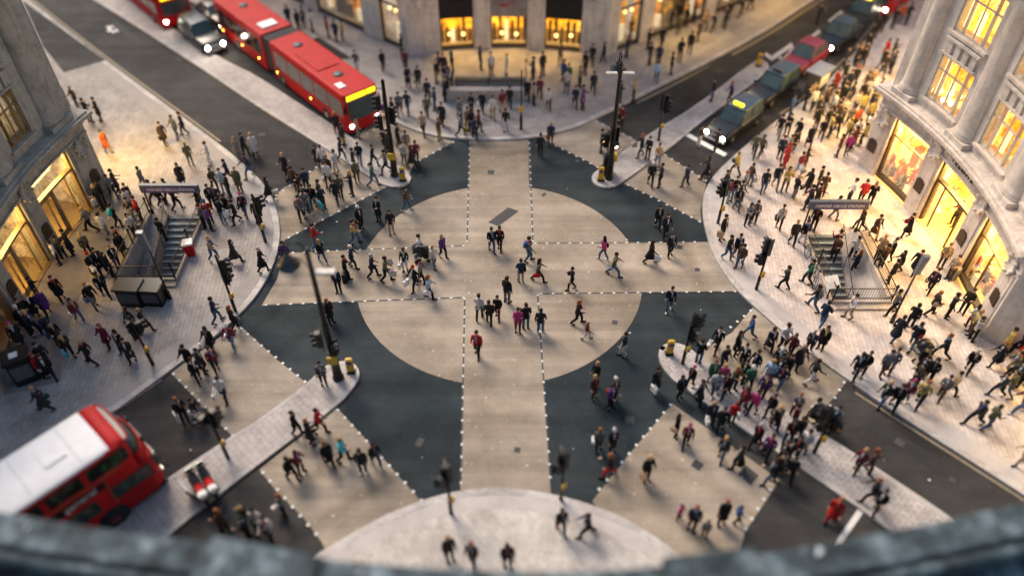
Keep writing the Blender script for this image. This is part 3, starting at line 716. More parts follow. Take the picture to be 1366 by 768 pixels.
bR = facade('department_store', 'pale stone curved store with glowing shop windows at the right', 23.6,
    [(20.3, 13.4, 'room1'), (10.3, 2.5, 'door'), (-.7, -7.9, 'room3')], -11.2, 'stone_right',
    dict(room1='room_right', door='room_right', room3='room_right', up='room_up'), 'shop_ceiling', None,
    dict(wins=[(18.2, 12.3), (7.5, 1.5), (-3.9, -9.2)], pil=[(9.9, 1.9), (-1.2, 2.0), (20.9, 1.7)], **upR),
    dict(side=(1, 1, 0), inn=(1, -1, 0), side2=((.72, -.69, 0), (.69, .72, 0)), frame='white_frame', shopframe='dark_frame', floor='warm_floor', tube=True,
         plaques=[(22.3, 1.75), (12.1, 1.9), (1.2, 2.0), (-9.6, 2.2)], roundels=[(22.2, 3.75), (11.9, 4.35), (.9, 4.35), (-9.2, 4.2)]))
m = MB()
for i, ch in enumerate("TEZENIS"):
    t = 8.7-i*.72; c = Ppt(t, RF-.03, 4.62); a = R_(t)
    mt = Matrix.Translation(c) @ Matrix.Rotation(a-math.pi/2, 4, 'Z') @ Matrix.Rotation(R_(90), 4, 'X')
    text_mesh(m, ch, .40, mt, 0, .03)
m.build('shop_name', 'dark_frame', bR)
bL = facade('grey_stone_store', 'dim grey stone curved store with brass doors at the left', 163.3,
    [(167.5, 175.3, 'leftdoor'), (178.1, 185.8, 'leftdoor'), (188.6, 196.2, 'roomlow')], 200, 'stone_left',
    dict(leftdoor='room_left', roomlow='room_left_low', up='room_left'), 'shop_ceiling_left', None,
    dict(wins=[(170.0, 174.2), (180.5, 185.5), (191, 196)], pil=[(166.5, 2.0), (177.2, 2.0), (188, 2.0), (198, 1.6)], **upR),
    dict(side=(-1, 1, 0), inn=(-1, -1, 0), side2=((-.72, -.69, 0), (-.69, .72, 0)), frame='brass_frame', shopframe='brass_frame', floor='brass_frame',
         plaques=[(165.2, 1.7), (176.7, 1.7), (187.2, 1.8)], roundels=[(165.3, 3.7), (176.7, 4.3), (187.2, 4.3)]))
bT = facade('far_store', 'pale stone store with yellow lit windows across the far end', 106.6,
    [(101, 95.1, 'top'), (92.1, 85.8, 'top'), (82.7, 76.3, 'top')], 71.4, 'stone_top',
    dict(top='room_top', up='room_top'), 'shop_ceiling_top', None,
    dict(wins=[(100.5, 95.5), (91.5, 86.5), (82.2, 77)], pil=[(93.5, 1.6), (84.3, 1.6), (104, 2), (74, 2)], **upR),
    dict(side=(-1, 1, 0), inn=(1, 1, 0), frame='dark_frame', shopframe='dark_frame', floor='slab_left', plaques=[], roundels=[(103.8, 3.9), (73.9, 3.9)]))
# dark fascias above its windows; one carries a red tick on a pale panel
for i, (a, b) in enumerate(((100.9, 95.2), (92.0, 85.9), (82.6, 76.4))):
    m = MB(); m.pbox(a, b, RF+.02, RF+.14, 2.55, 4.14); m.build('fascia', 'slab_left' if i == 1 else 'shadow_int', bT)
    if i == 1:
        m = MB(); c = Ppt(89, RF-.01, 3.5); 
        outline = [(-.55, .12), (-.6, -.1), (-.35, -.2), (.75, .3), (-.25, -.02), (-.42, .0)]
        k = m.add([(c.x+x, c.y-.02, c.z+z) for x, z in outline]); m.face(list(range(k, k+6)))
        m.build('red_tick', 'red_paint', bT)
# its flanks with glowing windows along the two side streets
def flank(root, base, dr, nn, bays, room):
    m = MB(); wz = 3.9
    d_ = Vector(dr).normalized(); n_ = Vector(nn).normalized(); base = Vector(base)
    def blk(mm, s0, s1, z0, z1, o0, o1):
        p = [base+d_*s0+n_*o0, base+d_*s1+n_*o0, base+d_*s1+n_*o1, base+d_*s0+n_*o1]
        mm.hexa([(v.x, v.y, z0) for v in p]+[(v.x, v.y, z1) for v in p])
    s = 0
    for (w0, w1) in bays:
        blk(m, s, w0, 0, wz, 0, .5); s = w1
        r = MB(); blk(r, w0-.2, w1+.2, .1, wz+.3, 1.9, 2.0); rr = r.build('shop_interior', room, root)
        c = MB(); blk(c, w0+.2, w1-.2, wz-.3, wz-.25, .8, 1.8); c.build('ceiling_light', 'shop_ceiling_top', rr)
        f = MB(); blk(f, w0, w0+.1, PAV, wz, .15, .3); blk(f, w1-.1, w1, PAV, wz, .15, .3); blk(f, w0+.1, w1-.1, PAV, PAV+.3, .15, .3); blk(f, w0+.1, w1-.1, wz-.7, wz-.6, .15, .3); ff = f.build('shop_front', 'dark_frame', root)
        g_ = MB(); blk(g_, w0+.1, w1-.1, PAV+.3, wz-.01, .2, .215); g_.build('pane', 'shop_glass', ff)
    rn = random.Random(9)
    for (w0, w1) in bays:
        k = w0+.4
        while k < w1-.3:
            d2 = MB(); blk(d2, k, k+rn.uniform(.2, .5), .2, rn.uniform(.8, 2.6), 1.0, 1.3); d2.build('display_stand', rn.choice(['dark_frame', 'bronze', 'orange_lit', 'cream_lit', 'dark_frame']), root); k += rn.uniform(.6, 1.2)
        for q in range(3):
            d2 = MB(); v = base+d_*(w0+(w1-w0)*(.2+.3*q))+n_*.7; d2.ell((v.x, v.y, 2.6), (.14, .14, .14), 0, 8); d2.build('globe_lamp', 'globe', root)
    blk(m, s, 40, 0, wz, 0, .5); blk(m, 0, 40, wz, 13, 0, .5); blk(m, 0, 40, 4.9, 5.2, -.3, -.003)
    m.build('flank_wall', 'stone_top', root)
pA = Ppt(106.6, RF, 0); pB = Ppt(71.4, RF, 0)
for o in list(bpy.data.objects):
    if o.name.startswith('side_wall') and o.parent == bT: bpy.data.objects.remove(o)
flank(bT, pA+Vector((.05, .1, 0)), (-1, .85, 0), (.85, 1, 0), [(.9, 3.0), (5.0, 10.5), (12, 17), (19, 25)], 'room_side')
flank(bT, pB+Vector((-.05, .1, 0)), (1, .72, 0), (-.72, 1, 0), [(1.0, 3.2), (4.4, 10), (11.2, 18), (19.5, 26), (28, 34)], 'room_side')
# far neighbours along the two streets
# parapet of the building we look from
# shop glow: a lamp inside each shop front of the right store, and weaker ones elsewhere
def glow(t, z, power, col, size, tilt, r=RF+.7):
    l = bpy.data.lights.new("shop_lamp", 'AREA'); l.energy = power; l.color = col; l.shape = 'RECTANGLE'; l.size = size; l.size_y = 1.2
    o = bpy.data.objects.new("shop_lamp", l); COL.objects.link(o); p = Ppt(t, r, z); o.location = p
    n = Vector((-math.cos(R_(t)), -math.sin(R_(t)), -tilt)); o.rotation_euler = n.to_track_quat('-Z', 'Y').to_euler()
for t in (16.8, 6.4, -4.3): glow(t, 3.6, 820, (1, .58, .14), 2.4, .75)
for t in (171.4, 182): glow(t, 3.5, 430, (1, .62, .20), 2.2, .8)
for t in (98, 89, 79.5): glow(t, 2.3, 260, (1, .62, .2), 2.0, .6)
def street_glow(p, z, power, size, aim):
    l = bpy.data.lights.new("shop_lamp", 'AREA'); l.energy = power; l.color = (1, .60, .14); l.shape = 'RECTANGLE'; l.size = size; l.size_y = 1
    o = bpy.data.objects.new("shop_lamp", l); COL.objects.link(o); o.location = (p.x, p.y, z); o.rotation_euler = Vector(aim).to_track_quat('-Z', 'Y').to_euler()
cR = Ppt(23.6, RF, 0); street_glow(Vector((cR.x+.6, cR.y+3.4, 0)), 3.4, 420, 4, (-1, 1, -1.2))
street_glow(Vector((cR.x+5, cR.y+7.8, 0)), 3.4, 320, 4, (-1, 1, -1.2))
cT = Ppt(71.4, RF, 0); street_glow(Vector((cT.x+6, cT.y+3.0, 0)), 3.4, 190, 5, (.7, -1, -1.2)); street_glow(Vector((cT.x+14, cT.y+8.6, 0)), 3.4, 190, 5, (.7, -1, -1.2))
cE = Ppt(-11.2, RF, 0); street_glow(Vector((cE.x+3.2, cE.y-3.4, 0)), 3.6, 420, 4, (-1, -1, -1.1))
cL = Ppt(163.3, RF, 0); street_glow(Vector((cL.x-.8, cL.y+2.2, 0)), 3.4, 420, 3, (1, 1, -1.4))
# warm lamps lighting the pavement beyond the right corner and along the far side street
# ------------------------------------------------------------------ parapet in the foreground
ZP = 8.2
def Wp(pts, h=ZP): return [at(x, y, h) for x, y in pts]
edge = Wp([(-220, 640), (-60, 668), (0, 681), (120, 701), (282, 722), (425, 743), (560, 755), (683, 761), (790, 760), (890, 753), (1008, 738), (1120, 719), (1240, 696), (1366, 669), (1480, 644), (1600, 616)])
root = thing('stone_parapet', 'weathered blue-grey stone parapet curving across the foreground', 'parapet', (0, 8, 0), 0, None, True)
def ledge(name, e, back, z0, z1, mat='parapet_stone', inset=0):
    m = MB(); rings = []
    e = smooth(e, 2)
    for i, p in enumerate(e):
        a = Vector(e[max(0, i-1)]); b = Vector(e[min(len(e)-1, i+1)]); t = (b-a).normalized(); n = Vector((-t.y, t.x)); q = Vector(p)-n*inset; r = q-n*back; h = .06
        rings.append([(q.x-n.x*h, q.y-n.y*h, z1), (q.x-n.x*.01, q.y-n.y*.01, z1-h), (q.x, q.y, z0), (r.x, r.y, z0), (r.x, r.y, z1-h), (r.x+n.x*h, r.y+n.y*h, z1)])
    m.loft(rings, 0, False); return m.build(name, mat, root)
ledge('coping', edge, .95, ZP-.35, ZP)
ledge('parapet_wall', edge, .5, ZP-1.1, ZP-.35, inset=.15)
ledge('lower_wall', edge, .5, 0, ZP-1.1, inset=.75)
ledge('gutter_floor', edge, 5.0, ZP-.9, ZP-.75, inset=.7)
ledge('moulding', edge, .25, ZP-.35, ZP+.10, inset=1.1)
for xa, xb in (((283, 712), (430, 741)), ((884, 742), (1006, 727))):
    A, B = Vector(at(*xa, ZP+.15)), Vector(at(*xb, ZP+.15)); t = (B-A).normalized(); n = Vector((t.y, -t.x)); m = MB()
    m.bevbox(-.0, (B-A).length, -1.35, 0, 0, .75, .05)
    mt = Matrix.Translation((A.x, A.y, ZP-.6)) @ Matrix.Rotation(math.atan2(t.y, t.x), 4, 'Z')
    m.v = [tuple(mt @ Vector(v)) for v in m.v]; m.build('pedestal', 'parapet_stone', root)
# ------------------------------------------------------------------ signals and lamps
def lens(root_, par, y, z, mat, name):
    m = MB(); m.lathe((-.0, 0, 0), [(.095, 0), (.10, .02), (.02, .035)], 12, ax='x'); 
    for i, v in enumerate(m.v): m.v[i] = (v[0]+.121, v[1]+y, v[2]+z)
    return m.build(name, mat, par)
def head(root_, z, rot, lit, lenses=3, off=.2, big=1.0):
    """signal head turned by rot; lit names the glowing lens"""
    m = MB(); hh = .30*lenses*big
    m.bevbox(-.12, .12, -.15*big, .15*big, 0, hh, .03)
    if lenses > 1: m.box(-.135, -.121, -.24*big, .24*big, -.1, hh+.1)
    for k in range(lenses):      # visors
        zc = hh-.15*big-k*.30*big; n = 9; L = []
        for j in range(n):
            a = math.pi*(j/(n-1))*1.0
            L.append((.121, math.cos(a)*.125*big, zc+math.sin(a)*.125*big))
        k0 = m.add(L+[(x+.2, y, zz) for x, y, zz in L])
        for j in range(n-1): m.face([k0+j, k0+j+1, k0+n+j+1, k0+n+j])
        k1 = m.add([(x*1, y*.93, zc+(zz-zc)*.93) for x, y, zz in L]+[(x+.2, y*.93, zc+(zz-zc)*.93) for x, y, zz in L])
        for j in range(n-1): m.face([k1+j+1, k1+j, k1+n+j, k1+n+j+1])
    h = m.build('signal_head', 'black_metal', root_); h.location = (math.cos(rot)*off, math.sin(rot)*off, z); h.rotation_euler = (0, 0, rot)
    for k in range(lenses):
        zc = hh-.15*big-k*.30*big
        mat = {'red': 'red_lit', 'amber': 'amber_lit', 'green': 'white_lit', 'hot': 'amber_hot'}[lit] if lit and (('red', 'amber', 'green')[k] == lit or (lit == 'hot' and k == lenses-1)) else 'lens_off'
        if lenses == 1: mat = {'red': 'red_lit', 'amber': 'amber_lit', 'hot': 'amber_hot', 'green': 'white_lit', None: 'lens_off'}[lit]
        lens(root_, h, 0, zc, mat, 'lens')
    m = MB(); m.box(-.04, .04, -.03, .03, hh*.3, hh*.4); 
    return h
def signal(p, h, heads, label, slim=False, box=True, group='traffic signals around the crossing'):
    z = gz(p); root_ = thing('traffic_signal', label, 'traffic light', (p[0], p[1], z), 0, group)
    m = MB(); m.lathe((0, 0, 0), [(.085, 0), (.085, .9), (.06, .95), (.055, h)] if not slim else [(.09, 0), (.09, 1.0), (.05, 1.05), (.045, h)], 10); m.lathe((0, 0, h), [(.07, 0), (.07, .05), (.02, .1)], 8); m.build('pole', 'black_metal', root_)
    for hd in heads: head(root_, hd[0], R_(hd[1]), hd[2], *(hd[3:]))
    if box:
        m = MB(); m.bevbox(.06, .20, -.09, .09, 1.0, 1.32, .02); b = m.build('push_button', 'yellow_box', root_); b.rotation_euler = (0, 0, R_(-60 if p[0] > 0 else -30))
        m = MB(); m.box(.201, .206, -.06, .06, 1.05, 1.14); m.build('button_plate', 'black_metal', b)
    return root_
signal(at(1008, 388), 3.3, [(2.3, 100, None), (1.75, 170, None, 2)], 'traffic signal on the right pavement left of the open stairs')
signal(at(315, 417), 3.7, [(2.6, 20, None), (1.9, 60, None, 2)], 'traffic signal on the left pavement nearest the junction corner')
signal(at(205, 488), 3.2, [(1.9, 150, None), (2.2, 40, None, 2)], 'traffic signal on the left pavement beside the walking couple, below the black boxes')
signal(at(1085, 605), 3.0, [(2.0, -60, 'amber', 3, .32), (1.9, 120, None, 3, .3)], 'traffic signal showing amber at the tip of the near right refuge')
signal(at(305, 612), 3.4, [(1.9, 170, 'amber', 3, .35), (2.2, 60, None)], 'traffic signal on the near left refuge behind the red and white figures')
signal(at(748, 668), 3.1, [(2.2, 100, None), (2.1, 190, None, 2)], 'right one of two traffic signals on the near kerb')
signal(at(602, 686), 3.2, [(2.2, 100, None), (2.1, 190, None, 2)], 'left one of two traffic signals on the near kerb')
signal(at(910, 487), 3.3, [(1.9, -70, 'hot', 3, .34), (2.2, 30, None, 3, .36)], 'traffic signal with glowing lamp on the small oval refuge')
signal(at(878, 190), 3.4, [(2.2, 60, None), (2.1, -30, None)], 'traffic signal standing mid way on the far right refuge')
signal(at(355, 325), 3.2, [(2.2, 30, None), (1.9, 80, None, 2)], 'traffic signal on the left kerb at the end of the wide cross walk')
signal(at(957, 300), 3.1, [(1.9, 110, None), (2.0, 180, None, 2)], 'traffic signal on the right kerb opposite the taxis')
signal(at(893, 225+3), 3.0, [(1.9, 190, None), (1.9, -60, None, 2)], 'traffic signal beside the stop line in front of the leading taxi') if False else None
# slim column with yellow box before the far store
root_ = thing('lamp_column', 'slim grey column with yellow box on the far pavement', 'post', (*at(695, 175), PAV)); m = MB()
m.lathe((0, 0, 0), [(.10, 0), (.10, 1.0), (.045, 1.1), (.035, 4.2)], 10); m.build('pole', 'black_metal', root_)
m = MB(); m.bevbox(-.13, .13, -.14, -.04, 1.35, 1.75, .02); m.build('yellow_panel', 'yellow_box', root_)
# slender floodlight columns with flat heads
for p, dx, lb in ((at(1188, 432), .5, 'thin black column with flat grey light head on the right pavement, below the stairs'), (at(228, 400), -.5, 'thin black column with flat grey light head beside the left stairs')):
    root_ = thing('street_lamp', lb, 'street lamp', (p[0], p[1], PAV)); m = MB()
    m.lathe((0, 0, 0), [(.10, 0), (.10, .5), (.055, .6), (.045, 3.5)], 10); m.build('pole', 'black_metal', root_)
    m = MB(); m.hexa([(-.13, -.1, 3.3), (.13, -.1, 3.3), (.13, .05, 3.3), (-.13, .05, 3.3), (-.15+.05*dx, -.2, 4.5), (.15+.05*dx, -.2, 4.5), (.15+.05*dx, .03, 4.5), (-.15+.05*dx, .03, 4.5)]); m.build('light_head', 'grey_metal', root_)
def big_lamp(p, h, arm, heads, label, lantern2=False, box=False):
    z = gz(p); root_ = thing('street_lamp', label, 'street lamp', (p[0], p[1], z)); m = MB()
    m.lathe((0, 0, 0), [(.26, 0), (.26, .12), (.21, .18), (.19, 1.15), (.22, 1.2), (.15, 1.3), (.14, h*.45), (.16, h*.455), (.12, h*.47), (.095, h*.97), (.12, h*.975), (.05, h*1.0)], 14); m.build('pole', 'black_metal', root_)
    for sx in ([arm] if not lantern2 else [-1, 1]) if arm else []:
        m = MB(); pts = [(0, 0, h*.93)]
        for k in range(9):
            a = math.pi*k/8; pts.append((sx*(.42-.42*math.cos(a)), 0, h*.97+.55*math.sin(a)))
        m.tube(pts, .035, 8); m.tube([(0, 0, h*.85), (sx*.35, 0, h*.93), (sx*.8, 0, h*.95)], .02, 6); a_ = m.build('bracket', 'black_metal', root_)
        m = MB(); x = sx*.84; m.lathe((x, 0, h*.97-.75), [(.10, 0), (.42, .03), (.46, .10), (.44, .16), (.30, .22), (.32, .30), (.28, .36), (.17, .42), (.18, .52), (.08, .60), (.04, .75)], 18); l_ = m.build('lantern', 'blue_black', root_)
        m = MB(); m.lathe((x, 0, h*.97-.80), [(.05, -.06), (.28, .0), (.33, .045)], 14); m.build('bowl', 'sign_grey', l_)
    for hd in heads: head(root_, hd[0], R_(hd[1]), hd[2], *(hd[3:]))
    if box:
        m = MB(); m.bevbox(.18, .75, -.25, .35, 0, 1.25, .03); m.hexa([(.2, -.22, 1.25), (.73, -.22, 1.25), (.73, .32, 1.25), (.2, .32, 1.25), (.35, -.1, 1.45), (.6, -.1, 1.45), (.6, .2, 1.45), (.35, .2, 1.45)]); m.build('cabinet', 'black_metal', root_)
    m = MB(); m.bevbox(-.22, .22, -.34, -.20, 1.3, 1.75, .03); m.build('yellow_panel', 'yellow_box', root_)
    return root_
m = None
L1 = big_lamp(at(452, 506), 8.0, -1, [(2.3, 190, 'amber', 3, .42), (2.1, -50, 'hot', 2, .42)], 'tall black lamp post with hanging lantern and amber signal on the near left refuge')
m = MB(); m.bevbox(.15, .95, -.22, .12, 6.75, 6.85, .02); m.build('floodlight', 'white_frame', L1)
L2 = big_lamp(at(812, 240), 7.6, 1, [(2.4, -165, 'hot', 1, .40, 1.35), (2.3, 100, 'amber', 3, .42), (2.4, -30, None, 3, .42)], 'tall black lantern post with cabinet and two floodlights on the far right refuge', False, True)
L2.rotation_euler = (0, 0, R_(90))
for sy in (-1, 1): m = MB(); m.bevbox(-.15, .12, min(sy*.15, sy*.75), max(sy*.15, sy*.75), 6.9, 6.98, .02); m.build('floodlight', 'white_frame', L2)
big_lamp(at(527, 236), 6.4, 0, [(3.3, 190, None, 3, .42), (3.5, 60, None, 3, .42), (4.6, 200, None, 3, .42)], 'tall black lamp post with dark signals on the far left refuge')
def bollard(p, label):
    z = gz(p); r = thing('bollard', label, 'bollard', (p[0], p[1], z), 0, 'yellow refuge bollards'); m = MB()
    m.bevbox(-.16, .16, -.11, .11, .1, .95, .05); m.build('shell', 'yellow_box', r); m = MB(); m.bevbox(-.2, .2, -.15, .15, 0, .1, .02); m.build('base', 'black_metal', r)
    m = MB(); m.lathe((0, 0, 0), [(.12, -.111), (.12, -.118), (.02, -.12)], 14, ax='y')
    for i, v in enumerate(m.v): m.v[i] = (v[0], v[1], v[2]+.72)
    m.build('arrow_disc', 'sign_blue', r)
for q, lb in (((892, 474), 'yellow bollard on the small oval refuge left of its signal'), ((469, 498), 'yellow bollard at the rounded tip of the near left refuge'), ((801, 243), 'yellow bollard at the tip of the far right refuge'),
              ((538, 243), 'yellow bollard at the tip of the far left refuge'), ((1011, 90), 'yellow bollard at the far end of the right refuge, by hatching')): bollard(at(*q), lb)
# ------------------------------------------------------------------ vehicles (front towards +x, base at the front middle)
def wheel(root_, x, y, r, wd, rim='silver'):
    m = MB(); m.lathe((0, 0, 0), [(r*.55, -wd/2), (r*.93, -wd/2), (r, -wd*.3), (r, wd*.3), (r*.93, wd/2), (r*.55, wd/2)], 20, ax='y'); wv = m.build('wheel', 'tyre', root_); wv.location = (x, y, r)
    m = MB(); m.lathe((0, 0, 0), [(r*.2, -wd/2-.02), (r*.5, -wd/2+.01), (r*.6, -wd/2+.02), (r*.6, wd/2-.02), (r*.5, wd/2-.01), (r*.2, wd/2+.02)], 16, ax='y'); m.build('rim', rim, wv)
    return wv
def section(w, z0, z1, x, rr=.12, n=4, bot=.02):
    """rounded box section in the yz plane"""
    P = []
    for cy, cz, a0, r in ((w-rr, z1-rr, 0, rr), (-w+rr, z1-rr, 90, rr), (-w+bot, z0+bot, 180, bot), (w-bot, z0+bot, 270, bot)):
        for k in range(n): a = R_(a0+90*k/(n-1)); P.append((x, cy+r*math.cos(a), cz+r*math.sin(a)))
    return P
def lampx(m, x, y, z, r=.09, dx=.03): m.lathe((x, y, z), [(r, 0), (r*.9, dx*.6), (.01, dx)], 12, ax='x')
def routemaster():
    p = at(192, 627); hd = R_(48)
    root_ = thing('double_decker_bus', 'red double-decker bus with plain white roof at the lower left', 'bus', (-14.82, 17.9, .0), hd)
    wd = 1.22; L = 8.6
    m = MB(); XS = [(-L, 1.16), (-L+.15, 1.22), (-1.0, 1.22), (-.45, 1.19), (-.18, 1.08), (-.02, .8)]
    m.loft([section(w_, .38, 2.25, x, .05) for x, w_ in XS], 0, False); m.build('lower_body', 'red_paint', root_)
    m = MB(); m.loft([section(w_, 2.252, 3.98-(0 if x < -.3 else .1), x, .3 if x < -.3 else .35, 6) for x, w_ in [(-L+.1, 1.1), (-L+.3, 1.22), (-.95, 1.22), (-.66, 1.18)]], 0, True); m.build('upper_body', 'red_paint', root_)
    # roof: domed shell, white with a red front dome
    def roofsec(x, w_, z, cr): return [(x, w_*math.cos(math.pi*k/12), z+cr*math.sin(math.pi*k/12)**.7) for k in range(13)]
    m = MB(); m.loft([roofsec(x, w_, 3.95, .20) for x, w_ in ((-L+.15, 1.16), (-L+.4, 1.23), (-4, 1.25), (-1.25, 1.25))], 0, False); m.build('roof', 'white_roof', root_)
    m = MB(); m.loft([roofsec(x, w_, 3.94, c) for x, w_, c in ((-1.248, 1.252, .197), (-1.0, 1.24, .19), (-.85, 1.22, .17), (-.72, 1.19, .13), (-.66, 1.15, .05))], 0, True); m.build('roof_dome', 'red_paint', root_)
    # side windows, each with frame line
    for sy in (-1, 1):
        y = sy*1.223
        xs = [-8.1, -6.75, -5.35, -3.95, -2.45, -.72]
        for i in range(5):
            a, b = xs[i]+.07, xs[i+1]-.07; m = MB(); 
            m.bevbox(a, b, min(y, y-sy*.05), max(y, y-sy*.05)+.001, 2.98, 3.74, .02); f = m.build('window', 'dark_frame', root_)
            q = MB(); q.bevbox(a+.04, b-.04, min(y-sy*.02, y+sy*.006), max(y-sy*.02, y+sy*.006), 3.02, 3.70, .01); q.build('pane', 'bus_pane', f)
        for i in range(4):
            a, b = xs[i]+.07, xs[i+1]-.07; m = MB(); m.bevbox(a, b, min(y, y-sy*.05), max(y, y-sy*.05)+.001, 1.25, 2.1, .02); f = m.build('window', 'dark_frame', root_)
            q = MB(); q.bevbox(a+.04, b-.04, min(y-sy*.02, y+sy*.006), max(y-sy*.02, y+sy*.006), 1.29, 2.06, .01); q.build('pane', 'bus_pane', f)
    m = MB(); m.bevbox(-1.95, -.35, -1.232, -1.18, 1.35, 2.1, .05); f = m.build('cab_window', 'dark_frame', root_)
    q = MB(); q.bevbox(-1.9, -.42, -1.24, -1.2, 1.4, 2.05, .03); q.build('pane', 'bus_pane', f)
    m = MB(); m.bevbox(-4.15, -2.0, -1.236, -1.2, 2.32, 2.72, .01); ad = m.build('name_panel', 'black_metal', root_)
    m = MB(); text_mesh(m, "general", .42, Matrix.Translation((-2.95, -1.24, 2.53)) @ Matrix.Rotation(R_(90), 4, 'X'), 0, .004); m.build('lettering', 'newsprint', ad)
    m = MB(); m.box(-8.2, -4.25, -1.232, -1.2, 2.32, 2.72); m.box(-8.2, -4.25, 1.2, 1.232, 2.32, 2.72); m.build('advert_panel', 'seat_fabric', root_)
    m = MB(); m.bevbox(-3.2, -2.4, -.45, .45, 4.13, 4.2, .02); m.build('roof_hatch', 'white_roof', root_)
    m = MB()
    for x in (-7.2, -5.6, -4.0, -2.2): m.tube([(x, 1.2*math.cos(math.pi*k/12), 3.957+.2*max(0, math.sin(math.pi*k/12))**.7) for k in range(1, 12)], .008, 4)
    m.build('roof_seam', 'grey_metal', root_)
    m = MB()
    for x in (-7.3, -5.9, -4.5, -3.1, -2.0): m.box(x, x+.012, -1.2265, -1.2205, .45, 2.24)
    m.box(-8.4, -.9, -1.2265, -1.2205, 1.02, 1.035); m.build('panel_seam', 'dark_red', root_)
    m = MB(); m.box(-8.2, -1.1, -1.229, -1.221, 2.85, 2.89); m.box(-1.98, -1.95, -1.229, -1.221, 1.2, 2.8); m.build('trim_line', 'brass_frame', root_)
    # front: upper panes, destination box, windscreen, bonnet with radiator
    def fr_arc(x0, w_, z, bulge): return [(x0+bulge*math.sin(math.pi*k/12)**.6, -w_*math.cos(math.pi*k/12), z) for k in range(13)]
    m = MB(); m.loft([fr_arc(-.665, 1.2, 2.252, .60), fr_arc(-.665, 1.21, 2.95, .56)], 0, True); m.build('front_panel', 'red_paint', root_)
    m = MB(); m.loft([fr_arc(-.664, 1.19, 2.953, .54), fr_arc(-.664, 1.16, 3.55, .40), fr_arc(-.664, 1.13, 3.88, .20)], 0, True); m.build('front_window', 'car_glass_solid', root_)
    m = MB(); m.tube([(x_*1.0, y_, z_) for x_, y_, z_ in fr_arc(-.66, 1.2, 2.97, .57)], .03, 6); m.tube(fr_arc(-.66, 1.15, 3.90, .22), .035, 6); m.tube([(-.10, 0, 2.97), (-.24, 0, 3.55), (-.44, 0, 3.9)], .025, 6); m.build('front_trim', 'red_paint', root_)
    m = MB(); m.bevbox(-.3, .0, -.5, .5, 2.36, 2.8, .03); m.build('destination_box', 'black_metal', root_)
    m = MB(); m.bevbox(-.3, .03, -1.02, .05, 1.45, 2.1, .04); m.build('windscreen', 'car_glass_solid', root_)
    m = MB(); m.bevbox(-.3, .16, -.3, .32, .5, 1.35, .06); m.build('radiator', 'dull_silver', root_)
    m = MB(); lampx(m, .02, -.78, .85, .11, .05); lampx(m, .02, .78, .85, .11, .05); m.build('headlight', 'head_lamp_dim', root_)
    m = MB(); m.box(-L, -.05, -1.17, 1.17, .3, .42); m.build('chassis', 'black_metal', root_)
    m = MB(); m.tube([(-8.2, -1.235, 3.9), (-.9, -1.235, 3.9), (-.68, -1.17, 3.88)], .03, 6); m.bevbox(-1.5, -.95, -1.28, -1.05, 3.86, 4.0, .03); m.build('roof_gutter', 'red_paint', root_)
    for x in (-2.35, -6.7):
        for y in (-1.10, 1.10):
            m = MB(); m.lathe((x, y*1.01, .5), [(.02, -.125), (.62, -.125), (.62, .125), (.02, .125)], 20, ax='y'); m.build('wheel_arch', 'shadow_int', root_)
            wheel(root_, x, y*1.08, .48, .28, 'dark_red')
    m = MB(); m.tube([(-.1, -1.15, 2.2), (.1, -1.4, 2.15), (.12, -1.42, 1.8)], .02, 6); m.bevbox(.09, .13, -1.52, -1.32, 1.55, 1.9, .01); m.tube([(-.1, 1.15, 2.2), (.1, 1.4, 2.15)], .02, 6); m.bevbox(.09, .13, 1.32, 1.52, 1.8, 2.15, .01); m.build('mirror', 'black_metal', root_)
def buspane():
    m, t, b, l = nodes('bus_pane'); p = N(t, "ShaderNodeTexCoord").outputs['Object']
    vo = N(t, "ShaderNodeTexVoronoi"); vo.inputs['Scale'].default_value = 2.4; l.new(p, vo.inputs['Vector'])
    sp = N(t, "ShaderNodeSeparateColor"); l.new(vo.outputs['Color'], sp.inputs[0])
    c = ramp(t, sp.outputs[0], [(.012, .014, .014), (.02, .03, .022), (.10, .10, .07), (.03, .10, .04), (.015, .015, .015)], (0, .45, .68, .8, .9)); c2 = mixc(t, c, ramp(t, noise(t, 3, 4, .7, p), [(.2,)*3, (1,)*3], (.4, .6)), 1, 'MULTIPLY')
    l.new(c2, b.inputs['Base Color']); b.inputs['Roughness'].default_value = .12; b.inputs['Coat Weight'].default_value = .5
buspane()
simple('car_glass_solid', (.05, .085, .09), .3, 0, .4, 1.4)
MATS['car_glass_solid'].node_tree.nodes['Principled BSDF'].inputs['Specular IOR Level'].default_value = .35
routemaster()
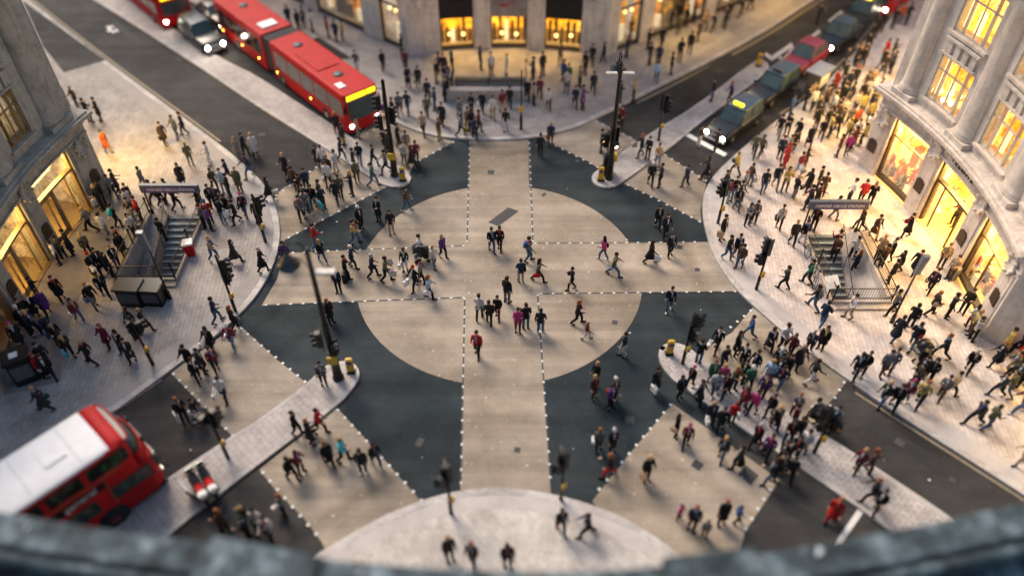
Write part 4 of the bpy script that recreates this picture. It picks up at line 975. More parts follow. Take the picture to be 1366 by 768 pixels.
def bendy():
    root_ = thing('articulated_bus', 'long red articulated single-deck bus with yellow destination display, far left street', 'bus', (-9.35, 42.75, 0), R_(-49))
    def carriage(x0, x1, nose):
        m = MB(); xs = [(x0, 1.25), (x0-.01 if nose else x0-.001, 1.25)]
        XS = [(x1, 1.25), (x0-.35, 1.25), (x0-.1, 1.2), (x0, 1.05)] if nose else [(x1, 1.2), (x1+.15, 1.25), (x0, 1.25)]
        m.loft([section(w_, .3, 2.95, x, .16) for x, w_ in XS], 0, False); b = m.build('body', 'red_paint', root_)
        for sy in (-1, 1):
            n = 5; L_ = (x0-x1-.6)/n
            for k in range(n):
                a = x1+.3+k*L_+.06; bb = a+L_-.12; door = (k in (1, 4)) and sy == 1
                m = MB(); y = sy*1.253; m.bevbox(a, bb, min(y, y-sy*.03), max(y, y-sy*.03), .55 if door else 1.25, 2.45, .01); m.build('door' if door else 'window', 'bus_pane', root_)
        return b
    carriage(0, -9.2, True); carriage(-10.4, -17.6, False)
    m = MB(); 
    for k in range(8): m.box(-10.38+k*.147, -10.30+k*.147, -1.14, 1.14, .5, 2.86)
    m.box(-10.38, -9.22, -1.05, 1.05, .55, 2.78); m.build('bellows', 'bellows', root_)
    m = MB(); m.bevbox(-.04, .03, -1.0, 1.0, 1.05, 2.45, .02); m.build('windscreen', 'car_glass_solid', root_)
    m = MB(); m.bevbox(-.12, .035, -1.05, .35, 2.50, 2.86, .02); m.build('destination_display', 'led_yellow', root_)
    m = MB(); m.bevbox(-.12, .035, .42, 1.05, 2.50, 2.86, .02); m.build('number_display', 'led_yellow', root_)
    for y in (-.95, .95): m = MB(); lampx(m, .0, y, .72, .13, .06); m.build('headlight', 'head_lamp', root_)
    for (x, s) in ((-2.5, .5), (-7.5, .5), (-15.2, .8)): m = MB(); m.lathe((x, 0, 2.95), [(.34, 0), (.32, .06), (.05, .08)], 14); m.build('roof_vent', 'sign_grey', root_)
    m = MB(); m.bevbox(-11.9, -11.0, -.7, .5, 2.951, 3.06, .03); m.build('roof_vent', 'white_roof', root_)
    m = MB(); m.bevbox(-1.6, -.9, -.9, -.4, 2.951, 2.99, .01); m.build('roof_panel', 'newsprint', root_)
    m = MB(); m.bevbox(-6.5, -3.6, -.8, .8, 2.951, 3.0, .02); m.build('roof_panel', 'red_paint', root_)
    m = MB(); m.tube([(-.1, 1.1, 2.6), (.35, 1.35, 2.7), (.4, 1.38, 2.3)], .03, 6); m.bevbox(.36, .44, 1.28, 1.5, 1.9, 2.3, .02); m.tube([(-.1, -1.1, 2.6), (.3, -1.35, 2.6)], .03, 6); m.bevbox(.26, .34, -1.5, -1.28, 1.9, 2.5, .02); m.build('mirror', 'black_metal', root_)
    for x in (-2.6, -8.2, -14.8):
        for y in (-1.13, 1.13): wheel(root_, x, y, .48, .28)
    for x in (-4.5, -8.9, -11.5, -14, -17): m = MB(); m.box(x-.05, x+.05, -1.262, -1.252, .75, .85); m.build('side_marker', 'amber_lamp', root_)
bendy()
def redbus(p, hd, label):
    root_ = thing('double_decker_bus', label, 'bus', (p[0], p[1], 0), hd)
    m = MB(); m.loft([section(w_, .3, 4.2, x, .2) for x, w_ in ((-10, 1.2), (-9.8, 1.26), (-.4, 1.26), (-.1, 1.2), (0, 1.0))], 0, False); m.build('body', 'red_paint', root_)
    for sy in (-1, 1):
        for z0, z1 in ((1.2, 2.05), (2.85, 3.6)):
            for k in range(6): a = -9.6+k*1.55; m = MB(); y = sy*1.263; m.bevbox(a, a+1.4, min(y, y-sy*.03), max(y, y-sy*.03), z0, z1, .01); m.build('window', 'bus_pane', root_)
    m = MB(); m.bevbox(-.05, .03, -1.0, 1.0, 1.1, 2.1, .02); m.build('windscreen', 'car_glass_solid', root_)
    m = MB(); m.bevbox(-.05, .03, -1.0, 1.0, 2.95, 3.7, .02); m.build('upper_windscreen', 'car_glass_solid', root_)
    m = MB(); m.bevbox(-.05, .03, -.9, .9, 2.3, 2.75, .02); m.build('destination_display', 'led_yellow', root_)
    for y in (-.95, .95): m = MB(); lampx(m, .0, y, .75, .13, .05); m.build('headlight', 'head_lamp', root_)
    for x in (-2, -8):
        for y in (-1.13, 1.13): wheel(root_, x, y, .48, .26)
a0 = at(243, 38)
def lane(A, B): c_, s_ = math.cos(R_(-49)), math.sin(R_(-49)); return (A*c_-B*s_, A*s_+B*c_)
redbus(lane(-59.5, 18.05), R_(-49), 'red double-decker bus with lit headlights coming up behind the articulated bus')
def car(p, hd, label, cat='car', paint='blue_black', roof=None, taxi=None, colr=None, lamps='head_lamp', dim=(4.55, 1.78, 1.75), tail=False, group=None):
    L, wd, ht = dim; root_ = thing('parked_car' if cat == 'car' else 'black_taxi', label, cat, (p[0], p[1], 0), hd, group); hw = wd/2
    cab = cat == 'taxi'
    low = [(-L, .62, .45, .78), (-L+.1, .9, .35, .95), (-L+.5, 1, .28, 1.02), (-L*.55, 1, .26, 1.02), (-L*.36, 1, .26, 1.0), (-L*.2, .97, .28, .98), (-.4, .92, .3, .90), (-.08, .84, .35, .78), (0, .7, .42, .66)]
    m = MB(); m.loft([section(hw*s, z0, z1, x, .16, 5, .05) for x, s, z0, z1 in low], 0, True); b = m.build('body', paint, root_)
    x1, x2, x3, x4 = (-L*.97, -L*.90, -L*.47, -L*.33) if cab else (-L*.88, -L*.72, -L*.47, -L*.30)
    # greenhouse as glass, roof skin above it, pillars
    def sec4(x, wb, wt, z0, z1): return [(x, -wb, z0), (x, wb, z0), (x, wt, z1), (x, -wt, z1)]
    zr = ht-.06; m = MB()
    bot = [(x1, -hw*.88), (x4, -hw*.88), (x4, hw*.88), (x1, hw*.88)]; topv = [(x2, -hw*.74), (x3, -hw*.74), (x3, hw*.74), (x2, hw*.74)]
    m.hexa([(x, y, .97) for x, y in bot]+[(x, y, zr) for x, y in topv]); m.build('cabin_glass', 'car_glass_solid', root_)
    m = MB(); rs = []
    for x, s, dz in ((x2-.06, .92, 0), (x2+.1, 1, .03), ((x2+x3)/2, 1.02, .06), (x3-.1, 1, .03), (x3+.06, .92, -.01)):
        rs.append([(x, -hw*.77*s, zr-.02), (x, hw*.77*s, zr-.02), (x, hw*.72*s, zr+.02+dz), (x, hw*.3*s, zr+.05+dz), (x, -hw*.3*s, zr+.05+dz), (x, -hw*.72*s, zr+.02+dz)])
    m.loft(rs, 0, False); m.build('roof', roof or paint, root_)
    for sy in (-1, 1):
        for a, c in (((x1, .88), (x2, .745)), ((x4, .88), (x3, .745)), (((x1+x4)/2+.05, .885), ((x2+x3)/2+.05, .75))):
            m = MB(); m.tube([(a[0], sy*hw*a[1], .96), (c[0], sy*hw*c[1], zr)], .035, 6); m.build('pillar', paint, root_)
    m = MB(); m.bevbox(-.06, .03, -hw*.36, hw*.36, .5, .74, .02); m.build('grille', 'silver' if cab else 'black_metal', root_)
    m = MB(); m.bevbox(-.25, .07, -hw*.86, hw*.86, .3, .46, .04); m.build('bumper', 'silver' if cab else paint, root_); m = MB(); m.bevbox(-L-.05, -L+.2, -hw*.86, hw*.86, .32, .5, .04); m.build('bumper', 'silver' if cab else paint, root_)
    m = MB(); m.box(.072, .08, -.25, .25, .33, .43); m.build('number_plate', 'newsprint', root_)
    for sy in (-1, 1):
        m = MB(); lampx(m, -.03, sy*hw*.66, .66, .15, .09); m.build('headlight', lamps, root_)
        m = MB(); m.bevbox(-L-.03, -L+.05, sy*hw*.68-.09, sy*hw*.68+.09, .62, .80, .01); m.build('tail_light', 'red_lamp', root_)
        m = MB(); m.bevbox(x4+.0, x4+.12, sy*(hw+.08)-.08, sy*(hw+.08)+.08, .95, 1.08, .02); m.build('mirror', paint, root_)
        m = MB(); y = sy*hw*1.002; m.box(x4-.04, x4-.02, y-.004, y+.004, .4, .95); m.box((x1+x4)/2, (x1+x4)/2+.02, y-.004, y+.004, .4, .95); m.build('door_line', 'black_metal', root_)
        for x in (-.82, -L+.85): wheel(root_, x, sy*(hw-.11), .33, .2)
    if taxi:
        m = MB(); m.bevbox(x3-.32, x3-.08, -.36, .36, zr+.08, zr+.26, .04); ts = m.build('roof_sign', taxi, root_)
        m = MB(); text_mesh(m, "TAXI", .17, Matrix.Translation((x3-.075, 0, zr+.17)) @ Matrix.Rotation(R_(90), 4, 'Z') @ Matrix.Rotation(R_(90), 4, 'X'), 0, .004); m.build('lettering', 'black_metal', ts)
    return root_
G = 'cars queuing up the far right street'
U = at(956, 184, .65); HD = R_(226)
dv = Vector((math.cos(R_(46)), math.sin(R_(46))))
U = Vector(U)-dv*.1
def along(px_, z=.65): return at(px_[0], px_[1], z)
car(along((953, 181)), HD, 'leading black taxi with lit yellow roof sign and bright headlights at the stop line', 'taxi', 'blue_black', 'taxi_roof', 'taxi_lit', group=G)
car(along((1007, 133)), HD, 'second black taxi, blue-grey roof, right behind the leading taxi', 'taxi', 'blue_black', 'taxi_roof', 'sign_grey', lamps='lens_off', group=G)
car(along((1052, 92)), HD, 'maroon car with bright headlights behind the two taxis', 'car', 'maroon_paint', group=G)
car(along((1098, 61)), HD, 'blue-black car with headlights on behind the maroon car', 'car', 'blue_black', 'taxi_roof', group=G)
car(along((1131, 31)), HD, 'dark taxi with amber roof sign, fifth in the right queue', 'taxi', 'blue_black', 'taxi_roof', 'taxi_lit', group=G)
redbus(along((1165, 10)), HD, 'red bus at the tail of the right queue, headlights on')
car(lane(-53.8, 18.3), R_(-49), 'dark taxi with headlights on, left of the articulated bus tail', 'taxi', 'blue_black', 'taxi_roof', group='cars in the far left street')
car(lane(-56.4, 20.6), R_(-49), 'small dark grey car right behind the tail of the articulated bus', 'car', 'blue_black', group='cars in the far left street', dim=(4.2, 1.6, 1.5))
# ------------------------------------------------------------------ street furniture
def kiosk(p, rz, w_, d_, h, label, roofm='black_metal', name='newspaper_box'):
    root_ = thing(name, label, 'kiosk', (p[0], p[1], PAV), rz); m = MB()
    m.bevbox(-w_/2, w_/2, -d_/2, d_/2, 0, h*.9, .03); m.build('body', 'black_metal', root_)
    m = MB(); m.bevbox(-w_/2-.08, w_/2+.08, -d_/2-.08, d_/2+.08, h*.9, h, .03); m.build('lid', roofm, root_)
    m = MB(); m.box(-w_/2+.1, w_/2-.1, -d_/2-.012, -d_/2-.001, h*.25, h*.75); m.build('front_panel', 'bellows', root_)
    return root_
kiosk(at(182, 405), R_(-4), 1.15, .8, 1.25, 'left one of two black boxes at the foot of the left stairs')
kiosk(at(210, 404), R_(-4), 1.0, .8, 1.15, 'right one of two black boxes at the foot of the left stairs')
kk = kiosk(at(40, 505), R_(30), 1.0, .9, 1.6, 'tall black cabinet with white sheet on top against the left store pier')
m = MB(); m.box(-.2, .15, -.2, .15, 1.605, 1.615); m.build('paper_sheet', 'newsprint', kk)
p = at(1085, 130); root_ = thing('news_stand', 'pale flat-roofed news stand on the right kerb beyond the crowd', 'kiosk', (p[0]+.2, p[1]+.6, PAV), R_(45)); m = MB()
m.bevbox(-.7, .7, -.45, .45, 0, 1.6, .03); m.build('body', 'bellows', root_); m = MB(); m.bevbox(-.95, .95, -.62, .62, 1.62, 1.72, .03); m.build('roof', 'kiosk_roof', root_); m = MB(); m.box(-.6, .6, -.46, -.451, .6, 1.4); m.build('magazine_rack', 'newsprint', root_)
p = at(251, 345); root_ = thing('red_bin', 'small red bin with white lid leaning on the left stair railing', 'bin', (p[0]+.15, p[1]+.2, PAV), .3); m = MB(); m.hexa([(-.2, -.2, 0), (.2, -.2, 0), (.2, .2, 0), (-.2, .2, 0), (-.26, -.26, .8), (.26, -.26, .8), (.26, .26, .8), (-.26, .26, .8)]); m.build('body', 'red_paint', root_); m = MB(); m.bevbox(-.28, .28, -.28, .28, .8, .92, .03); m.build('lid', 'newsprint', root_)
p = at(1112, 402); root_ = thing('notice_board', 'white board propped at the corner of the right stair railing', 'board', (p[0]-.35, p[1]+.1, PAV), .2); m = MB(); m.hexa([(-.35, -.2, .9), (.35, -.2, .9), (.35, .35, 1.25), (-.35, .35, 1.25), (-.35, -.22, .95), (.35, -.22, .95), (.35, .33, 1.3), (-.35, .33, 1.3)]); m.build('board', 'newsprint', root_); m = MB(); m.tube([(0, 0, 0), (0, .05, 1.05)], .04, 8); m.build('post', 'black_metal', root_)
# litter drum by the store window
p = at(1268, 373); root_ = thing('litter_bin', 'pale metal drum beside the second lit shop window at right', 'bin', (p[0], p[1], PAV)); m = MB(); m.lathe((0, 0, 0), [(.24, 0), (.26, .75), (.24, .8), (.18, .82)], 16); m.build('drum', 'grey_metal', root_)
def bicycle(p, rz, label, lean=.12):
    root_ = thing('bicycle', label, 'bicycle', (p[0], p[1], PAV), rz, 'bicycles leaning on the right stair railing'); root_.rotation_euler = (lean, 0, rz)
    for x in (-.52, .52):
        m = MB(); pts = [(x+.33*math.cos(k*.3927), 0, .34+.33*math.sin(k*.3927)) for k in range(17)]; m.tube(pts, .02, 6, caps=False); wv = m.build('wheel', 'tyre', root_)
        m = MB()
        for k in range(6): a = k*math.pi/6; m.tube([(x-.32*math.cos(a), 0, .34-.32*math.sin(a)), (x+.32*math.cos(a), 0, .34+.32*math.sin(a))], .004, 4)
        m.build('spokes', 'silver', wv)
    m = MB()
    for a, b in (((-.52, .34), (-.08, .30)), ((-.52, .34), (-.18, .86)), ((-.08, .30), (-.2, .92)), ((-.18, .82), (.36, .84)), ((-.08, .30), (.38, .78)), ((.36, .95), (.52, .34))): m.tube([(a[0], 0, a[1]), (b[0], 0, b[1])], .018, 6)
    m.build('frame', 'sign_grey', root_)
    m = MB(); m.tube([(.4, -.26, 1.0), (.36, 0, .98), (.4, .26, 1.0)], .016, 6); m.build('handlebar', 'black_metal', root_)
    m = MB(); m.ell((-.22, 0, .95), (.14, .07, .035), 0, 6); m.build('saddle', 'black_metal', root_)
    m = MB(); m.tube([(-.08, -.1, .18), (-.08, .1, .42)], .014, 5); m.build('pedals', 'black_metal', root_)
bicycle((15.65, 30.2), R_(95), 'bicycle leaning on the left rail of the right stairs, the farther one')
bicycle((15.45, 28.9), R_(80), 'bicycle leaning on the left rail of the right stairs, nearest the white board', .18)
def moped(p, rz, label):
    root_ = thing('parked_scooter', label, 'motor scooter', (p[0], p[1], PAV), rz, 'scooters parked on the near left refuge')
    for x in (-.55, .6):
        m = MB(); m.lathe((0, 0, 0), [(.1, -.07), (.24, -.07), (.27, 0), (.24, .07), (.1, .07)], 16, ax='y'); w_ = m.build('wheel', 'tyre', root_); w_.location = (x, 0, .27)
    m = MB(); m.loft([[(x, hw_*math.cos(a_), z_+hz*math.sin(a_)) for a_ in [k*.7854 for k in range(8)]] for x, hw_, z_, hz in ((-.95, .08, .72, .05), (-.75, .22, .66, .16), (-.35, .25, .55, .22), (-.1, .2, .42, .14), (.25, .2, .36, .06), (.42, .2, .62, .3), (.5, .12, .8, .25))], 0, True); m.build('body', 'bellows', root_); m = MB(); m.bevbox(.44, .56, -.17, .17, .35, .9, .04); m.build('leg_shield', 'red_paint', root_)
    m = MB(); m.loft([[(x, hw_*math.cos(a_), z_+hz*math.sin(a_)) for a_ in [k*.7854 for k in range(8)]] for x, hw_, z_, hz in ((-.8, .14, .86, .05), (-.4, .18, .84, .07), (-.05, .12, .78, .05))], 0, True); m.build('seat', 'red_paint', root_)
    m = MB(); m.tube([(.6, 0, .27), (.48, 0, .95), (.42, 0, 1.02)], .03, 8); m.tube([(.36, -.33, 1.05), (.42, 0, 1.02), (.36, .33, 1.05)], .02, 8); m.build('steering', 'black_metal', root_)
    m = MB(); m.bevbox(-1.0, -.68, -.17, .17, .90, 1.18, .05); m.build('top_box', 'newsprint', root_)
    m = MB(); m.hexa([(.5, -.2, .95), (.5, .2, .95), (.55, .2, .95), (.55, -.2, .95), (.36, -.17, 1.4), (.36, .17, 1.4), (.4, .17, 1.4), (.4, -.17, 1.4)]); m.build('windshield', 'bus_glass', root_)
moped(at(283, 652), R_(128), 'right one of two red scooters parked on the near left refuge')
moped(at(270, 660), R_(128), 'left one of two red scooters, next to the white board')
p = at(262, 660); root_ = thing('folding_sign', 'white framed board standing beside the scooters on the refuge', 'board', (p[0], p[1]-.1, PAV), R_(135)); m = MB(); m.hexa([(-.45, -.04, .1), (.45, -.04, .1), (.45, .02, .1), (-.45, .02, .1), (-.45, .26, 1.2), (.45, .26, 1.2), (.45, .32, 1.2), (-.45, .32, 1.2)]); m.build('frame', 'black_metal', root_); m = MB(); m.hexa([(-.38, -.065, .2), (.38, -.065, .2), (.38, -.03, .2), (-.38, -.03, .2), (-.38, .22, 1.12), (.38, .22, 1.12), (.38, .25, 1.12), (-.38, .25, 1.12)]); m.build('panel', 'newsprint', root_)
# ------------------------------------------------------------------ people: one set of meshes for each pose
def cap(mb, a, b, ra, rb, n=8):
    """capsule between two points, radii may be (side, front) pairs"""
    a, b = Vector(a), Vector(b); t = (b-a); L = t.length; t = t/L if L > 1e-6 else Vector((0, 0, 1))
    u = t.cross(Vector((1, 0, 0)) if abs(t.x) < .8 else Vector((0, 1, 0))).normalized(); v = t.cross(u)
    rings = []
    for k, (c, r, o) in enumerate([(a, ra, -1), (a, ra, -.7), (a, ra, 0), (b, rb, 0), (b, rb, .7), (b, rb, 1)]):
        s = math.sqrt(max(0.0004, 1-o*o)); rings.append([c+t*o*r+(u*math.cos(6.2832*j/n)+v*math.sin(6.2832*j/n))*r*s for j in range(n)])
    mb.loft(rings)
def torso(mb, secs, n=14):
    """secs: (x, z, half depth, half width)"""
    rings = []
    for x, z, dx, dy in secs: rings.append([(x+dx*math.cos(6.2832*j/n), dy*math.sin(6.2832*j/n), z) for j in range(n)])
    mb.loft(rings)
def fuse(mb, voxel, extra=None, mats=None, name='m'):
    me = bpy.data.meshes.new(name); me.from_pydata([tuple(v) for v in mb.v], [], mb.f)
    o = bpy.data.objects.new('tmp', me); COL.objects.link(o)
    md = o.modifiers.new('r', 'REMESH'); md.mode = 'VOXEL'; md.voxel_size = voxel; md.use_smooth_shade = True
    sm = o.modifiers.new('s', 'SMOOTH'); sm.factor = .5; sm.iterations = 2
    bpy.context.view_layer.update()
    out = bpy.data.meshes.new_from_object(o.evaluated_get(bpy.context.evaluated_depsgraph_get()))
    bpy.data.objects.remove(o); bpy.data.meshes.remove(me)
    if extra:
        bm = bmesh.new(); bm.from_mesh(out); 
        for (c, r, mi) in extra:
            g_ = bmesh.ops.create_uvsphere(bm, u_segments=6, v_segments=5, radius=1)
            for v in g_['verts']:
                v.co = Vector((c[0]+v.co.x*r[0], c[1]+v.co.y*r[1], c[2]+v.co.z*r[2]))
                for f in v.link_faces: f.material_index = mi; f.smooth = True
        bm.to_mesh(out); bm.free()
    out.materials.clear()
    for q in mats: out.materials.append(MATS[q])
    out.name = name
    for p in out.polygons: p.use_smooth = True
    return out
def make_pose(key, st, armL, armR, lean=0.0, wide=.0):
    """st: half stride; arm = (upper swing, elbow bend) in degrees, positive forwards; returns meshes and hand places"""
    drop = .06*abs(st)/.35; hz = .92-drop
    legs = {}
    for sy in (-1, 1):
        f = sy*1.0*st; hip = Vector((0, sy*.095, hz)); y = sy*(.10+wide)
        if f > .02: ank = Vector((f, y, .09)); knee = Vector((f*.62+.05, y, .50-drop*.4)); toe = Vector((f+.17, y+sy*.02, .07))
        elif f < -.02: ank = Vector((f, y, .17)); knee = Vector((f*.35+.06, y, .49-drop*.3)); toe = Vector((f+.14, y+sy*.02, .035))
        else: ank = Vector((0, y, .08)); knee = Vector((.02, y, .50)); toe = Vector((.16, y+sy*.03, .035))
        legs[sy] = (hip, knee, ank, toe)
    lx = lean; sh = hz+.50; arms = {}
    for sy, (sw, bd) in ((-1, armR), (1, armL)):
        s_ = Vector((lx, sy*.172, sh-.045)); a = R_(sw); el = s_+Vector((math.sin(a)*.27, sy*.055, -math.cos(a)*.27)); a2 = R_(sw+bd); wr = el+Vector((math.sin(a2)*.24, -sy*.03*(bd > 40), -math.cos(a2)*.24)); hd_ = wr+(wr-el).normalized()*.05
        arms[sy] = (s_, el, wr, hd_, (wr-el).normalized())
    b = MB()
    torso(b, [(0, hz-.08, .09, .13), (0, hz+.04, .10, .15), (lx*.4, hz+.18, .085, .125), (lx*.8, hz+.36, .105, .16), (lx, hz+.45, .085, .155), (lx, hz+.52, .05, .08)])
    for sy in (-1, 1):
        h_, k_, a_, t_ = legs[sy]; cap(b, h_, k_, .085, .055); cap(b, k_, a_, .052, .035); cap(b, a_-Vector((.03, 0, .02)), t_, .04, .028)
        s_, e_, w_, hd_, dr = arms[sy]; cap(b, s_, e_, .05, .036); cap(b, e_, w_, .035, .025)
        pm = w_+dr*.05; cap(b, w_, pm+dr*.03, .026, .034)
        side = Vector((1, 0, 0)).cross(dr); side = (Vector((1, 0, 0))-dr*dr.x).normalized(); inn = dr.cross(side).normalized()*(-sy)
        for k, (o_, L_) in enumerate(((-.03, .060), (-.010, .075), (.010, .070), (.03, .055))):
            p0 = pm+dr*.03+side*o_; p1 = p0+dr*L_*.55+inn*.006; cap(b, p0, p1, .0115, .0105, 6); cap(b, p1, p1+dr*L_*.4+inn*.028, .0105, .009, 6)
        q0 = w_+dr*.03+side*.03; cap(b, q0, q0+side*.03+dr*.035+inn*.01, .013, .011, 6)
    hx = lx+.015; hc = hz+.69
    cap(b, (lx, 0, hz+.48), (hx, 0, hc-.05), .055, .05)
    rings = []
    for z, dx, dy, ox in ((-.115, .03, .03, .035), (-.10, .055, .045, .02), (-.06, .075, .058, .008), (-.01, .088, .068, 0), (.04, .094, .073, -.004), (.085, .085, .066, -.008), (.115, .05, .04, -.01), (.122, .01, .01, -.01)):
        rings.append([(hx+1.08*(ox+dx*math.cos(6.2832*j/12)), 1.08*dy*math.sin(6.2832*j/12), hc+z*1.08) for j in range(12)])
    b.loft(rings)
    cap(b, (hx+.085, 0, hc+.015), (hx+.108, 0, hc-.025), .009, .015, 6)
    for sy in (-1, 1): cap(b, (hx-.01, sy*.072, hc+.015), (hx-.005, sy*.074, hc-.025), .017, .012, 6)
    ex = [((hx+.082, sy*.03, hc+.012), (.010, .013, .008), 1) for sy in (-1, 1)]+[((hx+.086, 0, hc-.058), (.008, .024, .006), 2)]
    P = {}
    P['body'] = fuse(b, .0125, ex, ['skin', 'eye', 'lips'], 'body_'+key)
    # jacket
    def jacket(long):
        j = MB(); up = [(lx*.4, hz+.18, .105, .148), (lx*.8, hz+.36, .125, .172), (lx, hz+.45, .11, .182), (lx, hz+.505, .08, .13), (lx, hz+.54, .06, .08)]
        if long: base = [(0, hz-.42, .17+abs(st)*.45, .235), (0, hz-.25, .155+abs(st)*.25, .22), (0, hz-.08, .14+abs(st)*.1, .195), (0, hz+.04, .125, .175)]
        else: base = [(0, hz-.13, .128, .172), (0, hz-.04, .128, .172), (0, hz+.04, .115, .155)]
        torso(j, base+up)
        for sy in (-1, 1):
            s_, e_, w_, hd_, dr = arms[sy]; cap(j, s_, e_, .064, .050); cap(j, e_, w_-dr*.02, .049, .038)
        cap(j, (lx, 0, hz+.50), (lx+.01, 0, hz+.55), .07, .06)
        return fuse(j, .024, None, ['cloth'], 'jacket_'+key)
    P['jacket'] = jacket(False); P['coat'] = jacket(True)
    t = MB(); torso(t, [(0, hz-.10, .10, .14), (0, hz-.02, .118, .165), (0, hz+.08, .112, .155)])
    for sy in (-1, 1):
        h_, k_, a_, t_ = legs[sy]; cap(t, h_-Vector((0, 0, .02)), k_, .100, .072); cap(t, k_, a_+Vector((0, 0, .02)), .070, .060)
    P['trousers'] = fuse(t, .024, None, ['cloth'], 'trousers_'+key)
    for sy in (-1, 1):
        s = MB(); h_, k_, a_, t_ = legs[sy]; cap(s, a_-Vector((.05, 0, .035)), t_, .047, .040); cap(s, a_-Vector((.02, 0, .03)), a_+Vector((0, 0, .02)), .046, .045)
        P['shoe'+str(sy)] = fuse(s, .022, None, ['cloth'], 'shoe_'+key)
    for hk in ('short', 'long', 'hat', 'bun'):
        h = MB(); rr = []
        for z, dx, dy, ox in ((-.03 if hk != 'long' else -.2, .07, .065, -.055), (-.01, .085, .080, -.030), (.03, .100, .085, -.018), (.07, .104, .085, -.014), (.11, .082, .068, -.014), (.137, .03, .03, -.014)):
            rr.append([(hx+ox+1.09*dx*math.cos(6.2832*j/12), 1.09*dy*math.sin(6.2832*j/12), hc+z*1.09) for j in range(12)])
        h.loft(rr)
        if hk == 'long': cap(h, (hx-.05, 0, hc), (lx-.07, 0, hc-.22), .085, .07); cap(h, (hx, .07, hc), (hx-.01, .075, hc-.14), .03, .03); cap(h, (hx, -.07, hc), (hx-.01, -.075, hc-.14), .03, .03)
        if hk == 'bun': cap(h, (hx-.1, 0, hc+.05), (hx-.14, 0, hc+.0), .045, .03)
        if hk == 'hat': cap(h, (hx-.01, 0, hc+.09), (hx-.015, 0, hc+.12), .098, .07); cap(h, (hx+.07, 0, hc+.06), (hx+.12, 0, hc+.055), .045, .03)
        P['hair_'+hk] = fuse(h, .018, None, ['hair' if hk != 'hat' else 'cloth'], 'hair_'+key)
    P['hands'] = (arms[-1][3]+arms[-1][4]*.03, arms[1][3]+arms[1][4]*.03)
    P['back'] = Vector((lx-.15, 0, hz+.30)); P['sh'] = sh
    return P
POSE = {
 's': make_pose('s', 0, (3, 12), (-2, 10)), 'r': make_pose('r', .05, (6, 70), (2, 80)), 'q': make_pose('q', -.06, (-12, 25), (10, 20), -.02), 't': make_pose('t', 0, (14, 95), (4, 20)), 'u': make_pose('u', 0, (30, 100), (24, 95), 0, .03),
 'w': make_pose('w', .17, (-14, 16), (16, 22), .02), 'v': make_pose('v', -.19, (18, 22), (-12, 14), .03), 'x': make_pose('x', .21, (2, 15), (12, 85), .03), 'z': make_pose('z', -.13, (4, 60), (-4, 12), .01),
 'y': make_pose('y', .24, (-8, 70), (8, 75), .05), 'W': make_pose('W', .30, (-24, 18), (26, 28), .05), 'V': make_pose('V', -.33, (24, 30), (-26, 20), .06)}
def neck_wear():
    m = MB(); m.tube([(.075*math.cos(k*.5236)+.015, .075*math.sin(k*.5236), 1.43) for k in range(13)], .038, 8, caps=False); m.tube([(.10, .03, 1.42), (.135, .035, 1.30), (.14, .03, 1.14)], [.035, .04, .03], 6)
    me = bpy.data.meshes.new('scarf'); me.from_pydata([tuple(v) for v in m.v], [], m.f); me.materials.append(MATS['cloth']); me.polygons.foreach_set('use_smooth', [True]*len(me.polygons)); return me
SCARF = neck_wear()
def shirt_front():
    m = MB(); n = 6; L = []
    for z, hw_, x in ((1.42, .045, .085), (1.34, .04, .118), (1.22, .028, .132), (1.08, .012, .132)): L.append([(x+.004, -hw_, z), (x+.014, 0, z), (x+.004, hw_, z), (x-.03, 0, z)])
    m.loft(L); me = bpy.data.meshes.new('shirt'); me.from_pydata([tuple(v) for v in m.v], [], m.f); me.materials.append(MATS['cloth']); return me
SHIRT = shirt_front()
# bags
def bag_meshes():
    B = {}
    def fin(mb, nm, mat):
        me = bpy.data.meshes.new(nm); me.from_pydata([tuple(v) for v in mb.v], [], mb.f); me.materials.append(MATS[mat]); me.update(); return me
    m = MB(); m.hexa([(-.17, -.06, -.46), (.17, -.06, -.46), (.17, .06, -.46), (-.17, .06, -.46), (-.19, -.075, -.08), (.19, -.075, -.08), (.19, .075, -.08), (-.19, .075, -.08)])
    h = MB(); [h.tube([(-.08, y, -.08), (-.06, y*.6, .0), (.06, y*.6, .0), (.08, y, -.08)], .008, 5) for y in (-.07, .07)]
    B['H'] = ('shopping_bag', 'shopping bag', fin(m, 'shopping_bag', 'bag_stuff'), 'handles', fin(h, 'handles', 'bag_stuff'))
    m = MB(); m.bevbox(-.20, .20, -.07, .07, -.34, -.08, .04); h = MB(); h.tube([(-.1, 0, -.09), (-.07, 0, .01), (.07, 0, .01), (.1, 0, -.09)], .012, 5)
    B['S'] = ('handbag', 'handbag', fin(m, 'handbag', 'bag_stuff'), 'handles', fin(h, 'handles', 'bag_stuff'))
    m = MB(); m.bevbox(-.10, .08, -.15, .15, -.22, .22, .06); h = MB(); [h.tube([(.08, y, .18), (.14, y, .24), (.2, y, .2)], .018, 5) for y in (-.1, .1)]; h.bevbox(-.15, -.09, -.11, .11, -.18, .02, .02)
    B['P'] = ('backpack', 'backpack', fin(m, 'backpack', 'bag_stuff'), 'pocket', fin(h, 'pocket', 'bag_stuff'))
    m = MB(); m.bevbox(-.14, .14, -.22, .22, -.78, -.12, .04); h = MB(); [h.tube([(0, y, -.12), (0, y, .0)], .012, 5) for y in (-.1, .1)]; h.tube([(0, -.1, 0), (0, .1, 0)], .015, 5)
    B['L'] = ('suitcase', 'suitcase', fin(m, 'suitcase', 'bag_stuff'), 'handles', fin(h, 'handles', 'bag_stuff'))
    return B
BAGS = bag_meshes()
